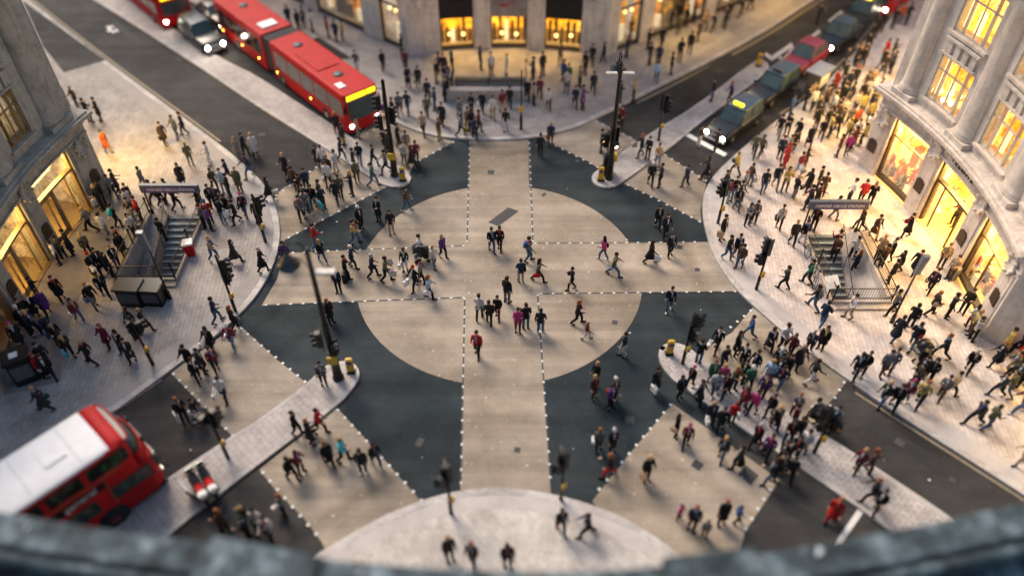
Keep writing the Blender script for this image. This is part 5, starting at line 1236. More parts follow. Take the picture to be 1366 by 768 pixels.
C = dict(k=(.012, .012, .014), n=(.02, .03, .06), b=(.04, .10, .27), B=(.09, .05, .03), g=(.15, .155, .16), G=(.03, .13, .08), r=(.42, .018, .018), w=(.60, .59, .58), p=(.45, .045, .18), u=(.09, .035, .15), t=(.40, .28, .17), y=(.40, .31, .09), o=(.5, .10, .03), e=(.12, .11, .06), s=(.32, .45, .60), m=(.16, .02, .035), c=(.05, .45, .55), j=(.06, .11, .19), J=(.17, .26, .36), d=(.02, .014, .01), f=(.38, .24, .10), q=(.24, .08, .03), a=(.45, .43, .40), K=(.33, .27, .2), S=(.45, .47, .5))
CN = dict(k='black', n='navy', b='blue', B='brown', g='grey', G='green', r='red', w='white', p='pink', u='purple', t='tan', y='yellow', o='orange', e='olive', s='pale blue', m='maroon', c='turquoise', S='pale grey', K='khaki')
TN = dict(k='black trousers', j='blue jeans', J='light jeans', g='grey trousers', w='white trousers', t='tan trousers', B='brown trousers', m='maroon trousers', r='red trousers', n='navy trousers', K='khaki trousers')
SKIN = [(.55, .34, .25), (.50, .30, .21), (.60, .40, .30), (.32, .18, .11), (.18, .09, .055), (.52, .35, .24)]
# where each person stands, read off the plan in patches: origin and scale, then feet, look (top, legs, hair), heading, pose, bag
PEOPLE = []
def patch_people(ox, oy, sc, rows):
    for r in rows.strip().split(';'):
        f = r.split()
        if not f: continue
        PEOPLE.append((ox+float(f[0])/sc, oy+float(f[1])/sc, f[2], f[3], f[4], f[5:] ))
patch_people(0, 0, 3, """
268 428 mkd SE w;315 432 pkf S w;365 490 kkd SE sc;407 484 kkd SE sc;437 612 otd SE wc;435 762 kkd S sc;585 760 ggd W w""")
patch_people(210, 170, 6, """
68 135 Bkd SE wc Sk;165 82 gjd S w;228 62 kkd SW v;275 305 egf S s;212 468 kkd SE wcl Sg;468 505 Bkdl SE w;585 440 kkd W W;432 305 wwd S s;655 255 ggf SE sc;690 240 kkd E v;790 235 wkf S xc;745 395 njd SW W;900 578 kkd E Wcl Hw;
450 640 kkd S s;500 660 nkd S s;535 765 kjd N s;578 722 kjd N s;432 768 rkb N s;372 775 gkd W t;645 765 kkd SW w Hw;712 712 kjp S w Sk;668 515 eBf SE sc;822 770 kkd N s Pa;165 662 kkd E W;45 630 kkd E w;345 640 kkd W v;545 520 sJd S t""")
patch_people(60, 240, 6, """
470 238 kkf S t Hw;400 190 kkd W s;528 100 gkd SE w;388 412 gkf W W;232 598 kkd W sc;180 622 ekd W s;505 464 Sgd N w;600 385 kkd NE v Pc;362 612 ekf SE w;622 565 kkd E w;740 450 wkdl SE w;765 602 kkdl SE xc;650 705 knf S s;468 728 kkd SE Wc;432 770 kkR SE wc Hw;600 770 kkd SE sl;705 215 kkd SE s;832 330 rkd S t;735 330 Bkd S s;700 250 agd SE w;775 398 ggd NE s;940 208 kkd W W;1010 172 kkd W w""")
patch_people(0, 256, 3, """
252 432 kkd SE wc;386 462 kgf SE w Sb;428 418 kkd SE w Sw;325 520 mjdl SE w Sw;590 556 kkf E Wc;545 560 kkd SW sc;440 616 mkql S wc;535 678 kkd S wc;500 640 kkdl S v;375 690 kkf W W;285 655 kkd SE w Hc;245 610 kkd SE w;212 580 nkd SE v Hb;150 500 kkf SE wc;195 486 ukd SE wc;152 575 kkf E w;92 615 kkp SE wc;195 700 kkd SE w;215 745 kkd SE v;180 740 rkq E s;55 560 kkX SE wc;120 540 kkd SE w;
860 275 tjf E w;945 283 kkdl E Wc;872 522 njd NE v;943 548 kkql NE w;852 628 kkdl S wc Hw;938 622 mJX S w Sw;82 285 wkd S s;95 440 kkd E s;848 155 ukd N s;925 20 kkd W t""")
patch_people(0, 512, 3, """
192 106 kkf W Wc SG;770 -60 kkd S w;822 -45 kkd SE sc;868 -55 mkd SE w;800 -10 kkd SE w;745 150 kkq E t Sw;798 152 kjd E w Sw;905 62 wnd S x Hw;1000 575 kkf W w;905 585 Bkql W sc;1045 590 wkd S s""")
patch_people(342, 256, 3, """
205 92 gjd S s Pa;232 62 kjd S v;262 52 kkd S s Hc;340 22 ekd S w;125 296 uknl S s;240 225 rjd NE W;268 282 kjfl NW W;395 205 yjd E x;420 150 kkX E s Sk;492 118 kkd S tc;600 75 Bjd E W;543 168 kKdl S s;388 304 nna E v;362 345 kkd E w Lk;332 402 nka S s;300 522 kkql E sc;468 342 nka E x Sk;522 358 ekd E W Ha;655 265 wjd E w Lk;747 262 ukfl SE v;597 315 kwdl S s Hw;712 305 agfl SE v;662 365 gkd E w;638 385 kkR SW W Hw;692 427 skql E w Sw;942 237 kjd S v;972 232 kkdl S w;1003 442 kgd N s;893 510 wkd N w;932 530 kkd N w Sk;966 503 kmd S v;885 652 rkd S v;30 320 kka E Wc;272 770 gkd SE s Sk""")
patch_people(684, 256, 3, """
32 362 nKd N s Sk;100 358 ekdl E W Sr;62 278 gjd E v Pb;235 392 kkd W x Sk;362 272 pjdl NW W Sk;400 335 ejd E W;545 284 kkdl E Wc Hw;577 144 kkd S w;607 182 kkd S v;626 255 kkd S w;622 474 kjd S x;20 560 pmd S s;52 547 kjd N t;110 562 kjd N s;256 526 kkqlE E W;292 588 mwql E Wz;440 657 kwd W v;330 770 kkfl SW s;400 835 kka S sc Sr;566 800 kkd S sc Hw;832 192 kkd S s Ht;852 270 kjd SE w;890 265 kkd S v;905 302 Bjd SW w;900 56 kkd S s;880 30 kjd S v;935 134 gkdl S s""")
patch_people(880, 410, 6, """
302 442 kjd N s;445 342 kkd SW W Hw;600 384 kkdl S sc;712 246 bjd W W;648 478 kkd SW w;492 505 kkd S s;738 534 kjd SW w;862 340 kkdl S wc;968 330 wkd S s;240 642 kkp SW w;150 722 kkdl SE s;300 765 kkd SE wc;405 610 Gkq S w;472 640 pjfl S s;430 696 Sjd S x;492 676 kkd SW w Sw;655 602 kkd SW w;575 660 ekf S s;690 655 GkX S v;852 612 sjf SW w;812 716 ukdl SW w;925 502 kkX SW w;1000 560 kkd SW v;950 640 njd SW W""")
patch_people(1020, 410, 6, """
195 385 mkdl SW w;250 482 kk0 S wc;112 634 knd SW Wc;355 605 kwd E W;342 352 nka SW v;442 330 kkdl S sc Sm;440 150 njd NE W;712 552 knd SW W;932 538 gBd S w;930 768 kjf SW w;985 790 kkd SW W Sk;""")
patch_people(940, 520, 6, """
35 262 kkfl S w Hw;112 320 kkd S v;205 272 rGq N s Sw;295 165 mkd SW w;375 190 pkd SW x;548 302 kkf S wc;505 215 kkd SW v;398 440 kka SW Wc;482 540 ukd SW w;122 552 kjfl SW w;258 625 kkd W wc;695 290 mkdl S s;700 215 gkq S s;650 425 kkd S s;710 405 kkd S w;702 550 kkd S sw;600 590 kkd SW w;570 690 Bkd S w;508 745 kjd W W;632 700 kkd S v;850 250 kkd W wc Sw;925 320 kkd W w;772 505 wkd SW x;985 310 skd SW w""")
patch_people(1024, 256, 3, """
40 146 akd S w Sk;92 212 kkf S w;185 66 kkd SE t;62 390 kkd NW W;155 366 Gkd W v Hw;178 152 kkd S t;205 206 kwd S x;258 112 mgd E w;365 152 kkd W W;418 182 Btd S wc;548 182 kkd W wc Sr;322 45 wkd N s;365 50 rkd N w;402 55 kkfl N s;480 276 kkd W w Sk;425 270 tkf NE t;430 302 Bkd N s;515 326 kkdl W w;582 322 kkd SW Wc;688 300 tBq SW s;640 402 kkd SW w Sk;462 368 kkd N s;
320 505 wKd W x;492 488 gkd W W;560 545 kkd NE w;500 594 kjd NE Wc;568 622 kjd NE v Sr;642 492 kkq E w St;712 502 kkd E t;810 542 wmdl N s;842 598 akd E u;795 716 kka SW W Sk;690 662 kkq W W;350 736 kkd SW W;460 728 gBd SW w;905 695 kkq W Wc;180 470 kjd NW W Pg;935 640 yBd W sc;985 640 kkd W wc;1000 700 rkd W w;960 735 ekd W wc;1015 610 yBf W s;740 350 tBd W s;596 715 kkd S v""")
patch_people(1196, 430, 6, """
50 636 mjp SW w;160 655 ykq SW W;150 470 kkd SW sc;232 472 kkdl SW w;400 580 tkd E W;120 530 kkd W s;345 600 gBd SW v;868 580 egd NW W;970 720 mjd W W;610 812 kkd W W;690 850 ejd E W;1000 540 kkd W w;935 520 kkd W s;1010 480 tkd W s;985 330 rkd W s;700 -60 kkd W t""")
patch_people(1024, 512, 3, """
350 346 mkf SW w;385 348 Bkql SE v;405 468 kkq W W;428 508 kkd SW W;248 545 rrq SW wc;1005 320 tKd W w;935 45 kkd W W;1010 110 mkd W s""")
patch_people(342, 512, 3, """
165 200 kkd E w;222 235 kkf E sc;258 195 rkd E w;292 318 kkql SE Wc;350 306 ckf E w;430 352 kjd SE s;480 322 kjd SE v;145 378 kkd SE w;182 354 mkd SE sl;115 525 gkql S s Hw;30 595 wkd S w;775 700 kkf S s;865 715 Bkql S x;1005 724 kkd S s;-18 600 kkd W s""")
patch_people(684, 512, 3, """
322 55 BBfl S s;388 92 ukd S s;340 262 gkql S x Sw;395 270 kkX S s;385 368 krql W W;530 382 kkf S s Ht;648 208 kkdl S s St;688 248 mkp S w;662 542 pkdz S sz;712 578 kkq S s;765 606 gkd S sz;830 556 kkq S sc;892 552 bkd E vz;190 585 kkd S W;298 603 kkd W W""")
patch_people(370, 150, 5.37, """
70 455 kkfl S wc;130 540 Bkd S w Sk;175 602 kkd S s;210 740 gnd S x;255 682 kjd S s;218 570 nkd S v;310 668 kkdl S s Hc;295 385 kkd S wc;335 400 wjd S w;430 440 Swd S s;378 470 kkq S v;372 525 wkd S w Hw;455 612 kkdl S W;540 592 kkfl S s;462 345 nkd E w;555 420 kkd E v;575 500 ekd S s Sy;595 370 yjd S w;690 388 kkd E W;688 530 Gjd E W;480 242 kkd S s Sy;582 188 tgd S s;432 160 kkf S w;680 112 ukd S s St;785 437 gkd W W;800 300 kkd S sc;775 275 kkd S v;870 250 kkd S s;908 372 agd S s;965 395 kkdl E Wc;985 380 mkd E s;930 300 gtd S w""")
patch_people(520, 60, 6, """
100 85 kkd S s;130 205 mkd S w;150 345 kkd S sc;232 342 kkd S s Sy;372 305 ktf S s;395 230 uBd S s;430 245 kkd S w;455 425 kkd S wc Hw;500 330 kkd S s;500 190 Gkd S s;520 300 tkd S v;30 600 kjd S s;82 562 gkd S w Hp;148 550 njd S W Sy;308 460 nkd S s;365 522 nkd S s;300 575 ekd S w;270 718 tkd S W;422 640 kkd S wc;398 765 Btq S s;560 598 gjd S W;565 730 gkd E W Hy;652 700 kkdl S w;625 670 tkd S v Sy;680 750 nkd S W;712 705 mkd E w;790 442 kkf S sc;742 540 kkf S w Hw;825 595 wtd S w;900 545 mtd S w;960 500 kkd S v;928 690 kwd S s;812 245 wkd S s;935 245 SSf S s;728 200 kkd S s;590 330 kkd E s;650 300 nkd W s;555 390 ekd S s;700 380 bkd W t;655 560 kkd S s""")
patch_people(660, 60, 5.12, """
325 208 kkd S s;445 130 Bkd S s;262 235 okd S sc;222 382 kkX S w;265 412 tkd S s;305 362 mkd S w;365 440 wkd S W;490 328 agp S s;545 428 nkd S w;598 438 ukd S sc;577 290 tkf S s;668 332 kkd S w;615 202 kkd S s;662 140 kkd S w;742 122 kkd W w;850 392 kkd S s;945 388 tBf S s;860 570 mkd S s;722 735 gkd S s;380 680 nBf S w Sr;310 765 kkd N w Ht;995 765 kkql W w Ha;500 280 Gkd S s;780 720 BBd S s;468 250 bkd S s;830 600 kkd S s""")
patch_people(684, 0, 3, """
535 636 kkd S s;576 662 tJd S w;548 742 kkX S w;586 750 kkd S s;690 748 nkd SW w;772 718 kkdl W Wc;795 405 kjd S s;865 412 ukq W w;740 590 ywd S s;808 605 kkd S s;990 626 ekd SW W;545 258 kkd S s;580 265 nkd S s;630 298 kkd S s;572 330 sjd S w;665 245 kkd S s;594 190 kkd S w;705 215 kkd S w;740 165 Bkd S s;765 120 tkd S w;690 110 kkd S s;660 140 ekd S w;625 120 kkd W s;720 90 mkd S s;800 130 kkd W w;845 115 kkd W s;860 80 kkd W s;780 60 tkd S s;700 40 kkd S s;810 40 kkd S w;910 70 kkd W w;950 40 kkd W w;640 70 Bkd S s;540 200 kkd S s;470 160 kkd S s;455 230 nkd S s""")
patch_people(940, 180, 6, """
432 172 ekd SW W;592 200 nkd S v;655 190 gkd S s;692 152 kkd S w;632 262 rrR S sc;738 325 mJd S w Sw;785 292 kkdl S s;240 325 ykf NW W Sk;145 460 kkd SE w;352 410 Bgd S s Hw;212 522 mJd S s;300 470 ggq S s;262 572 kjd S x;460 468 kjd W s;555 425 kgd S W;630 455 yBdl S s;705 508 kgf S s Sk;812 460 kkdl SW wc;892 440 kkd S s;925 500 Bkd W s;850 592 kkd W wc;340 722 gkdl S s Sm""")
patch_people(1030, 80, 6, """
45 622 kgd SW W;110 608 kkd S s;190 642 kkd SW wc;280 702 kkf S wc;380 640 ykd S w;440 625 ykd S s;495 605 kkd S w;590 640 ykf S s;650 655 wyd S w;700 690 ykd S s;742 610 wyd S s;515 775 mkd S s;585 765 pkd S w;625 720 mkd SW s;310 410 wnd S s;405 395 okd S s;135 460 bnd S s;340 470 kkf S s;300 350 tnd S v;480 400 kkd S w;540 380 kkd S s;605 370 kkd S s;492 250 rkd S sc;640 220 rkR S w;720 280 Bkd S s;772 240 tkd S s;740 330 wkd S s;800 400 ykd S s;650 420 akd S w;700 450 yed S s;765 500 ykd S s;595 540 rkd S w;470 440 wkd S s;550 490 agd S s;655 50 kkd S s;700 60 kkd S s;870 130 kkd S w;940 110 rkd S s;250 400 kkd S s;440 330 kkd S w;530 560 kkd S s;500 520 ykd S s;340 560 kkd S s;420 560 okd S w;580 430 kkd S s;640 560 okd S s;540 280 kkd SW s;590 260 nkd S v;560 180 kkd S w;830 320 kkd S s;760 430 kkd S s;690 350 kkd S w""")  # yellow tops here hold the warm shop glow as clothing colour
patch_people(1060, 0, 6.98, """
200 225 kkd S s;560 600 tkd S s;600 590 kkd S w;650 510 kkd S s;820 560 rkd S sc;890 560 kkd S s;880 640 tkd S s;970 220 okd S s;900 270 kkd S s;800 300 kkd SW w;1020 230 kkd S s;790 650 kkd S w;700 400 kkd S w;740 350 kkd SW s;450 640 kkd SW s""")
patch_people(340, 0, 3, """
10 75 okd S s;140 105 okd S s;200 110 okd S s;178 125 kkd S s;295 150 rkd S s;328 165 nkd S w;355 165 ykd S s;410 285 gwd S w;515 285 kkd S s;452 120 kkd S s;235 130 wkd S s""")
STAIRS = [((1107, 347), 'mkd', 'N', 'u', -.9, 'right'), ((1131, 362), 'wkd', 'N', 'u', -1.3, 'right'), ((1130, 385), 'kkql', 'N', 's', -2.0, 'right'), ((1104, 366), 'Bkd', 'S', 's', -1.5, 'right'), ((221, 325), 'kkd', 'N', 't', -.7, 'left')]
LAND = [(215, 325, 'the left stairs'), (225, 262, 'the left station sign'), (195, 395, 'the twin black boxes'), (100, 270, 'the far brass doors'), (55, 335, 'the near brass doors'), (18, 480, 'the tall black cabinet'), (452, 500, 'the tall lantern post'), (315, 415, 'the left corner signal'), (205, 485, 'the lone left signal'),
 (355, 320, 'the left kerb signal'), (130, 640, 'the white-roofed bus'), (280, 650, 'the red scooters'), (305, 605, 'the amber signal near left'), (450, 160, 'the articulated bus'), (527, 235, 'the far left lamp post'), (385, 20, 'the tail of the articulated bus'), (650, 115, 'the far stone stairs'), (600, 60, 'the left store window'), (680, 60, 'the middle store window'), (750, 60, 'the right store window'),
 (695, 175, 'the slim yellow-boxed column'), (812, 240, 'the twin-lantern lamp post'), (880, 185, 'the far refuge signal'), (965, 165, 'the leading taxi'), (1040, 115, 'the second taxi'), (1065, 80, 'the maroon car'), (1093, 110, 'the news stand'), (1145, 190, 'the store corner pier'), (1200, 250, 'the first lit window'), (1262, 300, 'the bright shop entrance'), (1300, 375, 'the second lit window'),
 (1122, 275, 'the right station sign'), (1130, 360, 'the right stairs'), (957, 290, 'the right kerb signal'), (1008, 385, 'the signal by the right stairs'), (1188, 430, 'the thin light column'), (905, 480, 'the oval refuge'), (1085, 600, 'the amber signal near right'), (997, 634, 'the square cover plate'), (748, 665, 'the right near-kerb signal'), (602, 684, 'the left near-kerb signal'),
 (672, 290, 'the central cover plate'), (1320, 470, 'the dark wall plaques'), (1300, 560, 'the pavement joint at right'), (1120, 720, 'the white stop line'), (560, 420, 'the lower left of the disc'), (780, 430, 'the lower right of the disc'), (560, 290, 'the upper left of the disc'), (770, 290, 'the upper right of the disc'), (670, 500, 'the near arm of the cross'), (670, 220, 'the far arm of the cross'), (450, 370, 'the left arm of the cross'), (880, 355, 'the right arm of the cross'), (670, 365, 'the centre of the cross'), (440, 620, 'the lower left tan patch'), (430, 240, 'the upper left tan patch')]
DIR = dict(E=0, NE=45, N=90, NW=135, W=180, SW=225, S=270, SE=315)
rp = random.Random(3)
DONE = []
def put_person(p, look, dr, pose, bag, z, feet_px):
    pose_key = pose[0]
    if pose_key not in POSE: pose_key = 's'
    if pose_key in 'wvx': pose_key = rp.choice('wvxzy'+pose_key)
    if pose_key == 'W': pose_key = rp.choice('WVy')
    if pose_key == 's': pose_key = rp.choice('ssrrqqtu')
    P = POSE[pose_key]
    coat_c, leg_c, hair_c = look[0], look[1], look[2]
    long_hair = 'l' in look[3:] or 'l' in pose[1:]; long_coat = 'c' in pose[1:]; child = 'z' in pose[1:] or 'z' in look[3:]
    rz = R_(DIR[dr]+(rp.uniform(-14, 14) if pose[0] not in 'st' else rp.uniform(-50, 50))); s = rp.uniform(.94, 1.04)*(.97 if long_hair else 1)*(.70 if child else 1)
    root_ = bpy.data.objects.new('person', None); COL.objects.link(root_); root_.location = (p[0], p[1], z); root_.rotation_euler = (0, 0, rz); fat = rp.uniform(.92, 1.12); root_.scale = (s*fat, s*fat, s); root_.empty_display_size = .2
    def part(nm, me, col, v=.12):
        o = bpy.data.objects.new(nm, me); COL.objects.link(o); o.parent = root_; j = 1+rp.uniform(-v, v); o.color = (*[min(1, x*j) for x in col], 1); return o
    part('body', P['body'], rp.choice(SKIN[:3]+SKIN))
    part('coat' if long_coat else 'jacket', P['coat'] if long_coat else P['jacket'], C[coat_c] if not (coat_c == 'k' and rp.random() < .25) else rp.choice([(.02, .02, .03), (.03, .024, .02), (.025, .028, .03)]))
    part('trousers', P['trousers'], C[leg_c]); sc_ = (.6, .6, .6) if leg_c in 'jJ' and rp.random() < .4 else (.015, .013, .012); [part('shoe', P['shoe'+q], sc_, .02) for q in ('-1', '1')]
    fx_ = 1 if pose_key in 'srtuq' else 0
    lo_ = {'s': 0, 'r': -.01, 'q': -.02, 't': 0, 'u': 0, 'w': .02-.0, 'v': .03, 'x': .03, 'z': .01, 'y': .05, 'W': .05, 'V': .06}[pose_key]; dz_ = P['sh']-1.42
    if rp.random() < .30: o_ = part('scarf', SCARF, rp.choice([(.3, .03, .03), (.5, .48, .45), (.05, .08, .2), (.25, .2, .15), (.02, .02, .02), (.35, .3, .1), (.2, .25, .3)])); o_.location = (lo_, 0, dz_)
    elif rp.random() < .55: o_ = part('shirt', SHIRT, rp.choice([(.6, .6, .6), (.3, .35, .45), (.45, .42, .38), (.12, .12, .13), (.35, .06, .06)])); o_.location = (lo_, 0, dz_)
    hats = dict(R=('r', 'red hat'), X=('w', 'white hat'), Y=('k', 'black cap'), b=('b', 'blue hat'), p=None)
    hw = ''
    if hair_c in ('R', 'X', 'b'): part('hat', P['hair_hat'], C[hats[hair_c][0]]); hw = hats[hair_c][1]
    elif hair_c == '0': hw = 'bald head'
    else:
        hc = {'d': 'd', 'f': 'f', 'q': 'q', 'a': 'a', 'p': 'p', 'n': 'd', 'm': 'q'}[hair_c]
        part('hair', P['hair_long'] if long_hair else (P['hair_bun'] if rp.random() < .12 else P['hair_short']), C[hc], .3)
        hw = {'d': '', 'f': 'fair hair', 'q': 'ginger hair', 'a': 'grey hair', 'p': 'pink hair'}[hc]
        if hc == 'd' and long_hair: hw = 'long dark hair'
    desc = ('long ' if long_coat else '')+CN.get(coat_c, 'dark')+(' coat' if long_coat else ' top')
    bagtxt = ''
    if bag:
        b = bag[0]; kind, bc = b[0], b[1]; nm, cat, me1, kn, me2 = BAGS[kind]
        bagtxt = CN.get(bc, 'grey')+' '+cat
        loc = P['hands'][0] if kind in 'HSL' else P['back']
        if kind == 'S': loc = Vector((P['hands'][0].x*.3-.05, P['hands'][0].y-.02, P['hands'][0].z+.14))
        wl = Vector((p[0], p[1], z))+Matrix.Rotation(rz, 3, 'Z') @ (loc*s)
        br = bpy.data.objects.new(nm, me1); COL.objects.link(br); br.location = wl; br.rotation_euler = (0, 0, rz); br.scale = (s, s, s)
        col = {'w': (.78, .78, .76), 'a': (.5, .45, .38)}.get(bc, C.get(bc, C['g'])); br.color = (*col, 1)
        k = bpy.data.objects.new(kn, me2); COL.objects.link(k); k.parent = br; k.color = (*[x*.8 for x in col], 1)
        DONE.append([br, cat, feet_px, 'bag', bagtxt+' carried by person in '+desc, '', 'bags carried by people'])
    act = {'s': 'standing', 'r': 'standing', 'q': 'standing', 't': 'standing', 'u': 'standing', 'w': 'walking', 'z': 'walking', 'y': 'walking', 'v': 'walking', 'x': 'walking', 'W': 'striding', 'V': 'striding'}[pose_key]
    who = 'child' if child else 'person'
    base = f"{who} in {desc}, {TN.get(leg_c, 'dark trousers')}"
    DONE.append([root_, 'person', feet_px, act, base, hw, 'people crossing and walking around the junction'])
# the many small figures farther off: one mesh, tinted by a colour attribute
CROWD = dict(v=[], f=[], c=[])
LOW = {}
def low(me):
    if me.name not in LOW:
        o = bpy.data.objects.new('tmp', me); COL.objects.link(o); md = o.modifiers.new('d', 'DECIMATE'); md.ratio = .22 if len(me.polygons) > 900 else .5
        bpy.context.view_layer.update(); q = bpy.data.meshes.new_from_object(o.evaluated_get(bpy.context.evaluated_depsgraph_get())); bpy.data.objects.remove(o)
        LOW[me.name] = ([v.co.copy() for v in q.vertices], [tuple(p.vertices) for p in q.polygons]); bpy.data.meshes.remove(q)
    return LOW[me.name]
def crowd_person(p, look, dr, pose, bag, z, feet_px):
    pk = pose[0] if pose[0] in POSE else 's'
    if pk == 's': pk = rp.choice('srqtu')
    if pk in 'wvx': pk = rp.choice('wvxzy')
    if look[0] in 'yorp' and rp.random() < .55: look = rp.choice('knBgk')+look[1:]
    P = POSE[pk]; lh = 'l' in look[3:] or 'l' in pose[1:]; lc = 'c' in pose[1:]
    rz = R_(DIR[dr]+(rp.uniform(-20, 20) if pose[0] != 's' else rp.uniform(-120, 120))); s = rp.uniform(.93, 1.04); M = Matrix.Translation((p[0], p[1], z)) @ Matrix.Rotation(rz, 4, 'Z') @ Matrix.Scale(s, 4)
    def add(me, col, off=None):
        vs, fs = low(me); k = len(CROWD['v']); mm = M if off is None else M @ Matrix.Translation(off); j = 1+rp.uniform(-.15, .15)
        CROWD['v'] += [tuple(mm @ v) for v in vs]; CROWD['f'] += [tuple(k+i for i in f) for f in fs]; CROWD['c'] += [tuple(min(1, x*j) for x in col)+(1,)]*len(vs)
    add(P['body'], rp.choice(SKIN)); add(P['coat'] if lc else P['jacket'], C[look[0]]); add(P['trousers'], C[look[1]]); [add(P['shoe'+q], (.02, .02, .02)) for q in ('-1', '1')]
    h = look[2]
    if h in 'RXb': add(P['hair_hat'], C[{'R': 'r', 'X': 'w', 'b': 'b'}[h]])
    elif h != '0': add(P['hair_long'] if lh else P['hair_short'], C[{'f': 'f', 'q': 'q', 'a': 'a'}.get(h, 'd')])
    if bag: b = bag[0]; add(BAGS[b[0]][2], {'w': (.78, .78, .76), 'a': (.5, .45, .38)}.get(b[1], C.get(b[1], C['g'])), P['hands'][0] if b[0] in 'HSL' else P['back'])
def crowd_build():
    me = bpy.data.meshes.new('crowd'); me.from_pydata(CROWD['v'], [], CROWD['f']); ca = me.color_attributes.new('tint', 'FLOAT_COLOR', 'POINT')
    ca.data.foreach_set('color', [x for c in CROWD['c'] for x in c]); me.polygons.foreach_set('use_smooth', [True]*len(me.polygons))
    m, t, b, l = nodes('crowd_cloth'); at_ = N(t, "ShaderNodeAttribute"); at_.attribute_name = 'tint'; l.new(at_.outputs['Color'], b.inputs['Base Color']); b.inputs['Roughness'].default_value = .85
    me.materials.append(m); me.update(); o = bpy.data.objects.new('crowd', me); COL.objects.link(o)
    tag(o, 'distant crowd of small figures on the far pavements and side streets', 'crowd', kind='stuff')
# keep people apart: nobody stands in another's shoes, in a vehicle or in a wall
TAKEN = []
ALLP = []
SOLID = []
for o in bpy.data.objects:
    if o.get('category') in ('bus', 'taxi', 'car'):
        L_ = {'double_decker_bus': 10.2 if 'plain white' not in o['label'] else 8.6, 'articulated_bus': 17.8}.get(o.name.split('.')[0], 4.7)
        SOLID.append((o.location.x, o.location.y, o.rotation_euler.z, L_, 1.45 if L_ > 5 else 1.1))
def blocked(p):
    for x, y, rz, L_, w_ in SOLID:
        dx, dy = p[0]-x, p[1]-y; u = dx*math.cos(rz)+dy*math.sin(rz); v = -dx*math.sin(rz)+dy*math.cos(rz)
        if -L_-.3 < u < .35 and abs(v) < w_: return (math.cos(rz)*(0)-math.sin(rz)*(1 if v > 0 else -1), math.sin(rz)*0+math.cos(rz)*(1 if v > 0 else -1))
    for x0, x1, y0, y1 in STR.values():
        if x0-.35 < p[0] < x1+.35 and y0-.7 < p[1] < y1+.0: return ((-1 if p[0] < (x0+x1)/2 else 1), 0)
    r = math.hypot(p[0]-CC[0], p[1]-CC[1]); a = math.degrees(math.atan2(p[1]-CC[1], p[0]-CC[0])) % 360
    if r > RF-.45 and not (106.6 < a < 163) and not (23.9 < a < 71) and not (200.5 < a < 348): return ((CC[0]-p[0])/r, (CC[1]-p[1])/r)
    return None
for i, (x, y, look, dr, pose, bag) in enumerate(PEOPLE):
    p = at(x, y); z = gz(p)
    if z: p = at(x, y, PAV)
    p = Vector((p[0], p[1]))
    for _ in range(40):
        b = blocked(p)
        if b: p += Vector(b)*.12; continue
        c = [q for q in TAKEN if (q-p).length < .42]
        if not c: break
        d_ = (p-c[0]); p = c[0]+(d_.normalized() if d_.length > .01 else Vector((1, .3)).normalized())*.45
    if blocked(p): continue
    TAKEN.append(p.copy()); ALLP.append((p.copy(), look, dr, pose, bag, gz((p.x, p.y)), px(p.x, p.y, 0)))
ALLP.sort(key=lambda a: -a[6][1])
print('ALL', len(ALLP), 'cut at', ALLP[292][6][1])
for a in ALLP[:293]: put_person(*a)
for a in ALLP[293:]: crowd_person(*a)
crowd_build()
for (q, look, dr, pose, z, key) in STAIRS:
    x0, x1, y0, y1 = STR[key]; run = (y1-y0-.25)/15
    p = at(q[0], q[1], z); k = max(0, min(14, int((y1-.2-p[1])/run))); zz = PAV-.17*(k+1)+.012
    put_person((min(max(p[0], x0+.4), x1-.5), y1-.2-run*(k+.5)), look, dr, pose, [], zz, q)
# people inside the right shop
for t, lk in ((8.2, 'kkd'), (4.5, 'Bkd')):
    q = Ppt(t, RF+1.6, 0); put_person((q.x, q.y), lk, 'W', 's', [], PAV+.05, px(q.x, q.y, 0))
# figures and rails of clothes in the shop windows
rw = random.Random(4)
for (a, b) in ((20.3, 13.4), (-.7, -7.9)):
    for k in range(5):
        t = a+(b-a)*(.14+.18*k); q = Ppt(t, RF+.55+.25*(k % 2), 0); root_ = thing('mannequin', 'pale mannequin in '+('the first' if a > 10 else 'the second')+' lit shop window, '+['nearest its left edge', 'second from left', 'in the middle', 'second from right', 'nearest its right edge'][k], 'mannequin', (q.x, q.y, .42), R_(t+180+rw.uniform(-40, 40)), 'mannequins in the lit windows'); root_.scale = (.92, .92, .92)
        P = POSE['srqut'[k]]
        for nm, me, c in (('body', P['body'], (.75, .62, .5)), ('dress' if k % 2 else 'jacket', P['coat'] if k % 2 else P['jacket'], rw.choice([(.6, .05, .02), (.7, .6, .5), (.05, .04, .04), (.7, .3, .03), (.4, .02, .03)]))):
            o = bpy.data.objects.new(nm, me); COL.objects.link(o); o.parent = root_; o.color = (*c, 1)
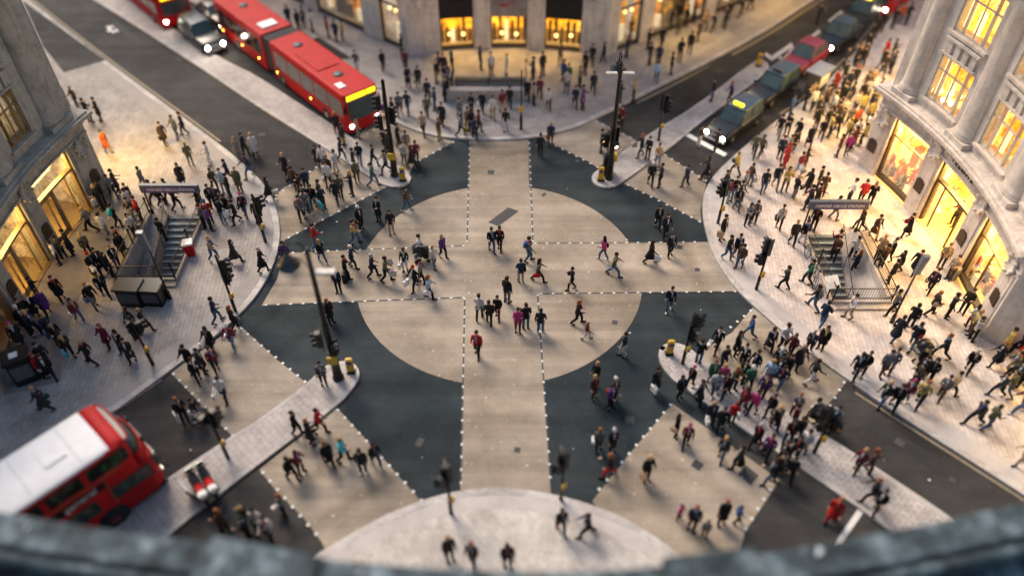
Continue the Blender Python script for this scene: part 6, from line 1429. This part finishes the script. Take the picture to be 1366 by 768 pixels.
# labels: look, then the nearest landmark, then the rank among look-alikes
def rel(fx, fy):
    L_ = sorted((math.hypot(fx-a, (fy-b)*1.2), a, b, n) for a, b, n in LAND)[0]; dx, dy = fx-L_[1], fy-L_[2]
    if L_[0] < 14: return 'right by '+L_[3]
    w_ = ('right of ' if dx > 0 else 'left of ') if abs(dx) > abs(dy) else ('in front of ' if dy > 0 else 'beyond ')
    return w_+L_[3]
ORD = ['leftmost', 'second', 'third', 'fourth', 'fifth', 'sixth', 'seventh', 'eighth', 'ninth', 'tenth', 'eleventh', 'twelfth']
groups = {}
for e in DONE:
    ob, cat, f, act, base, hw, grp = e
    lab = base+(' '+rel(*f) if act == 'bag' else f"{', '+hw if hw else ''}, {act} {rel(*f)}")
    groups.setdefault(lab, []).append(e)
for lab, es in groups.items():
    es.sort(key=lambda e: e[2][0])
    for i, e in enumerate(es):
        l_ = lab
        if len(es) > 1: l_ = lab+(', '+('leftmost' if i == 0 else ('rightmost' if i == len(es)-1 else ORD[i]+' from left')))
        while len(l_.split()) > 16:
            if ' hair' in l_ and ('fair' in l_ or 'ginger' in l_): l_ = l_.replace(', fair hair', ' fair-haired').replace(', ginger hair', ' ginger-haired'); 
            for a, b in ((' carried by person in ', ' of person in '), (', long dark hair', ', long-haired'), ('in front of ', 'before '), (' from left', ''), (', standing ', ' '), (', walking ', ' '), (', striding ', ' '), ('person in ', 'person, ')):
                if a in l_: l_ = l_.replace(a, b); break
            else: break
        tag(e[0], l_, e[1], e[6])
print('PEOPLE', len([1 for e in DONE if e[1] == 'person']), 'LONG', [o['label'] for o in bpy.data.objects if o.get('label') and not 4 <= len(o['label'].split()) <= 16][:8])
# stroller pushed by the dark-suited walker, beside the right store
def stroller(p, rz, label):
    z = gz(p); root_ = thing('stroller', label, 'stroller', (p[0], p[1], z), rz)
    for x in (-.3, .35):
        for y in (-.24, .24):
            m = MB(); m.lathe((0, 0, 0), [(.04, -.02), (.11, -.02), (.12, 0), (.11, .02), (.04, .02)], 12, ax='y'); w_ = m.build('wheel', 'tyre', root_); w_.location = (x, y, .12)
    m = MB()
    for y in (-.22, .22): m.tube([(.35, y, .14), (-.1, y, .6), (-.55, y, 1.0)], .015, 6); m.tube([(-.3, y, .14), (.25, y, .6)], .015, 6)
    m.tube([(-.55, -.22, 1.0), (-.55, .22, 1.0)], .02, 6); m.build('frame', 'grey_metal', root_)
    m = MB(); m.hexa([(-.15, -.2, .38), (.3, -.2, .42), (.3, .2, .42), (-.15, .2, .38), (-.3, -.2, .85), (.32, -.2, .55), (.32, .2, .55), (-.3, .2, .85)]); m.build('seat', 'black_metal', root_)
    m = MB(); m.loft([[(-.12+.34*math.cos(a), -.23, .72+.34*math.sin(a)) for a in [k*.35 for k in range(10)]], [(-.12+.34*math.cos(a), .23, .72+.34*math.sin(a)) for a in [k*.35 for k in range(10)]]], 0); m.build('hood', 'black_metal', root_)
stroller(at(1222, 478), R_(190), 'black stroller pushed by a dark-suited person below the thin light column')
stroller(at(563, 347), R_(10), 'dark folded stroller beside the white-topped walker on the left cross arm')
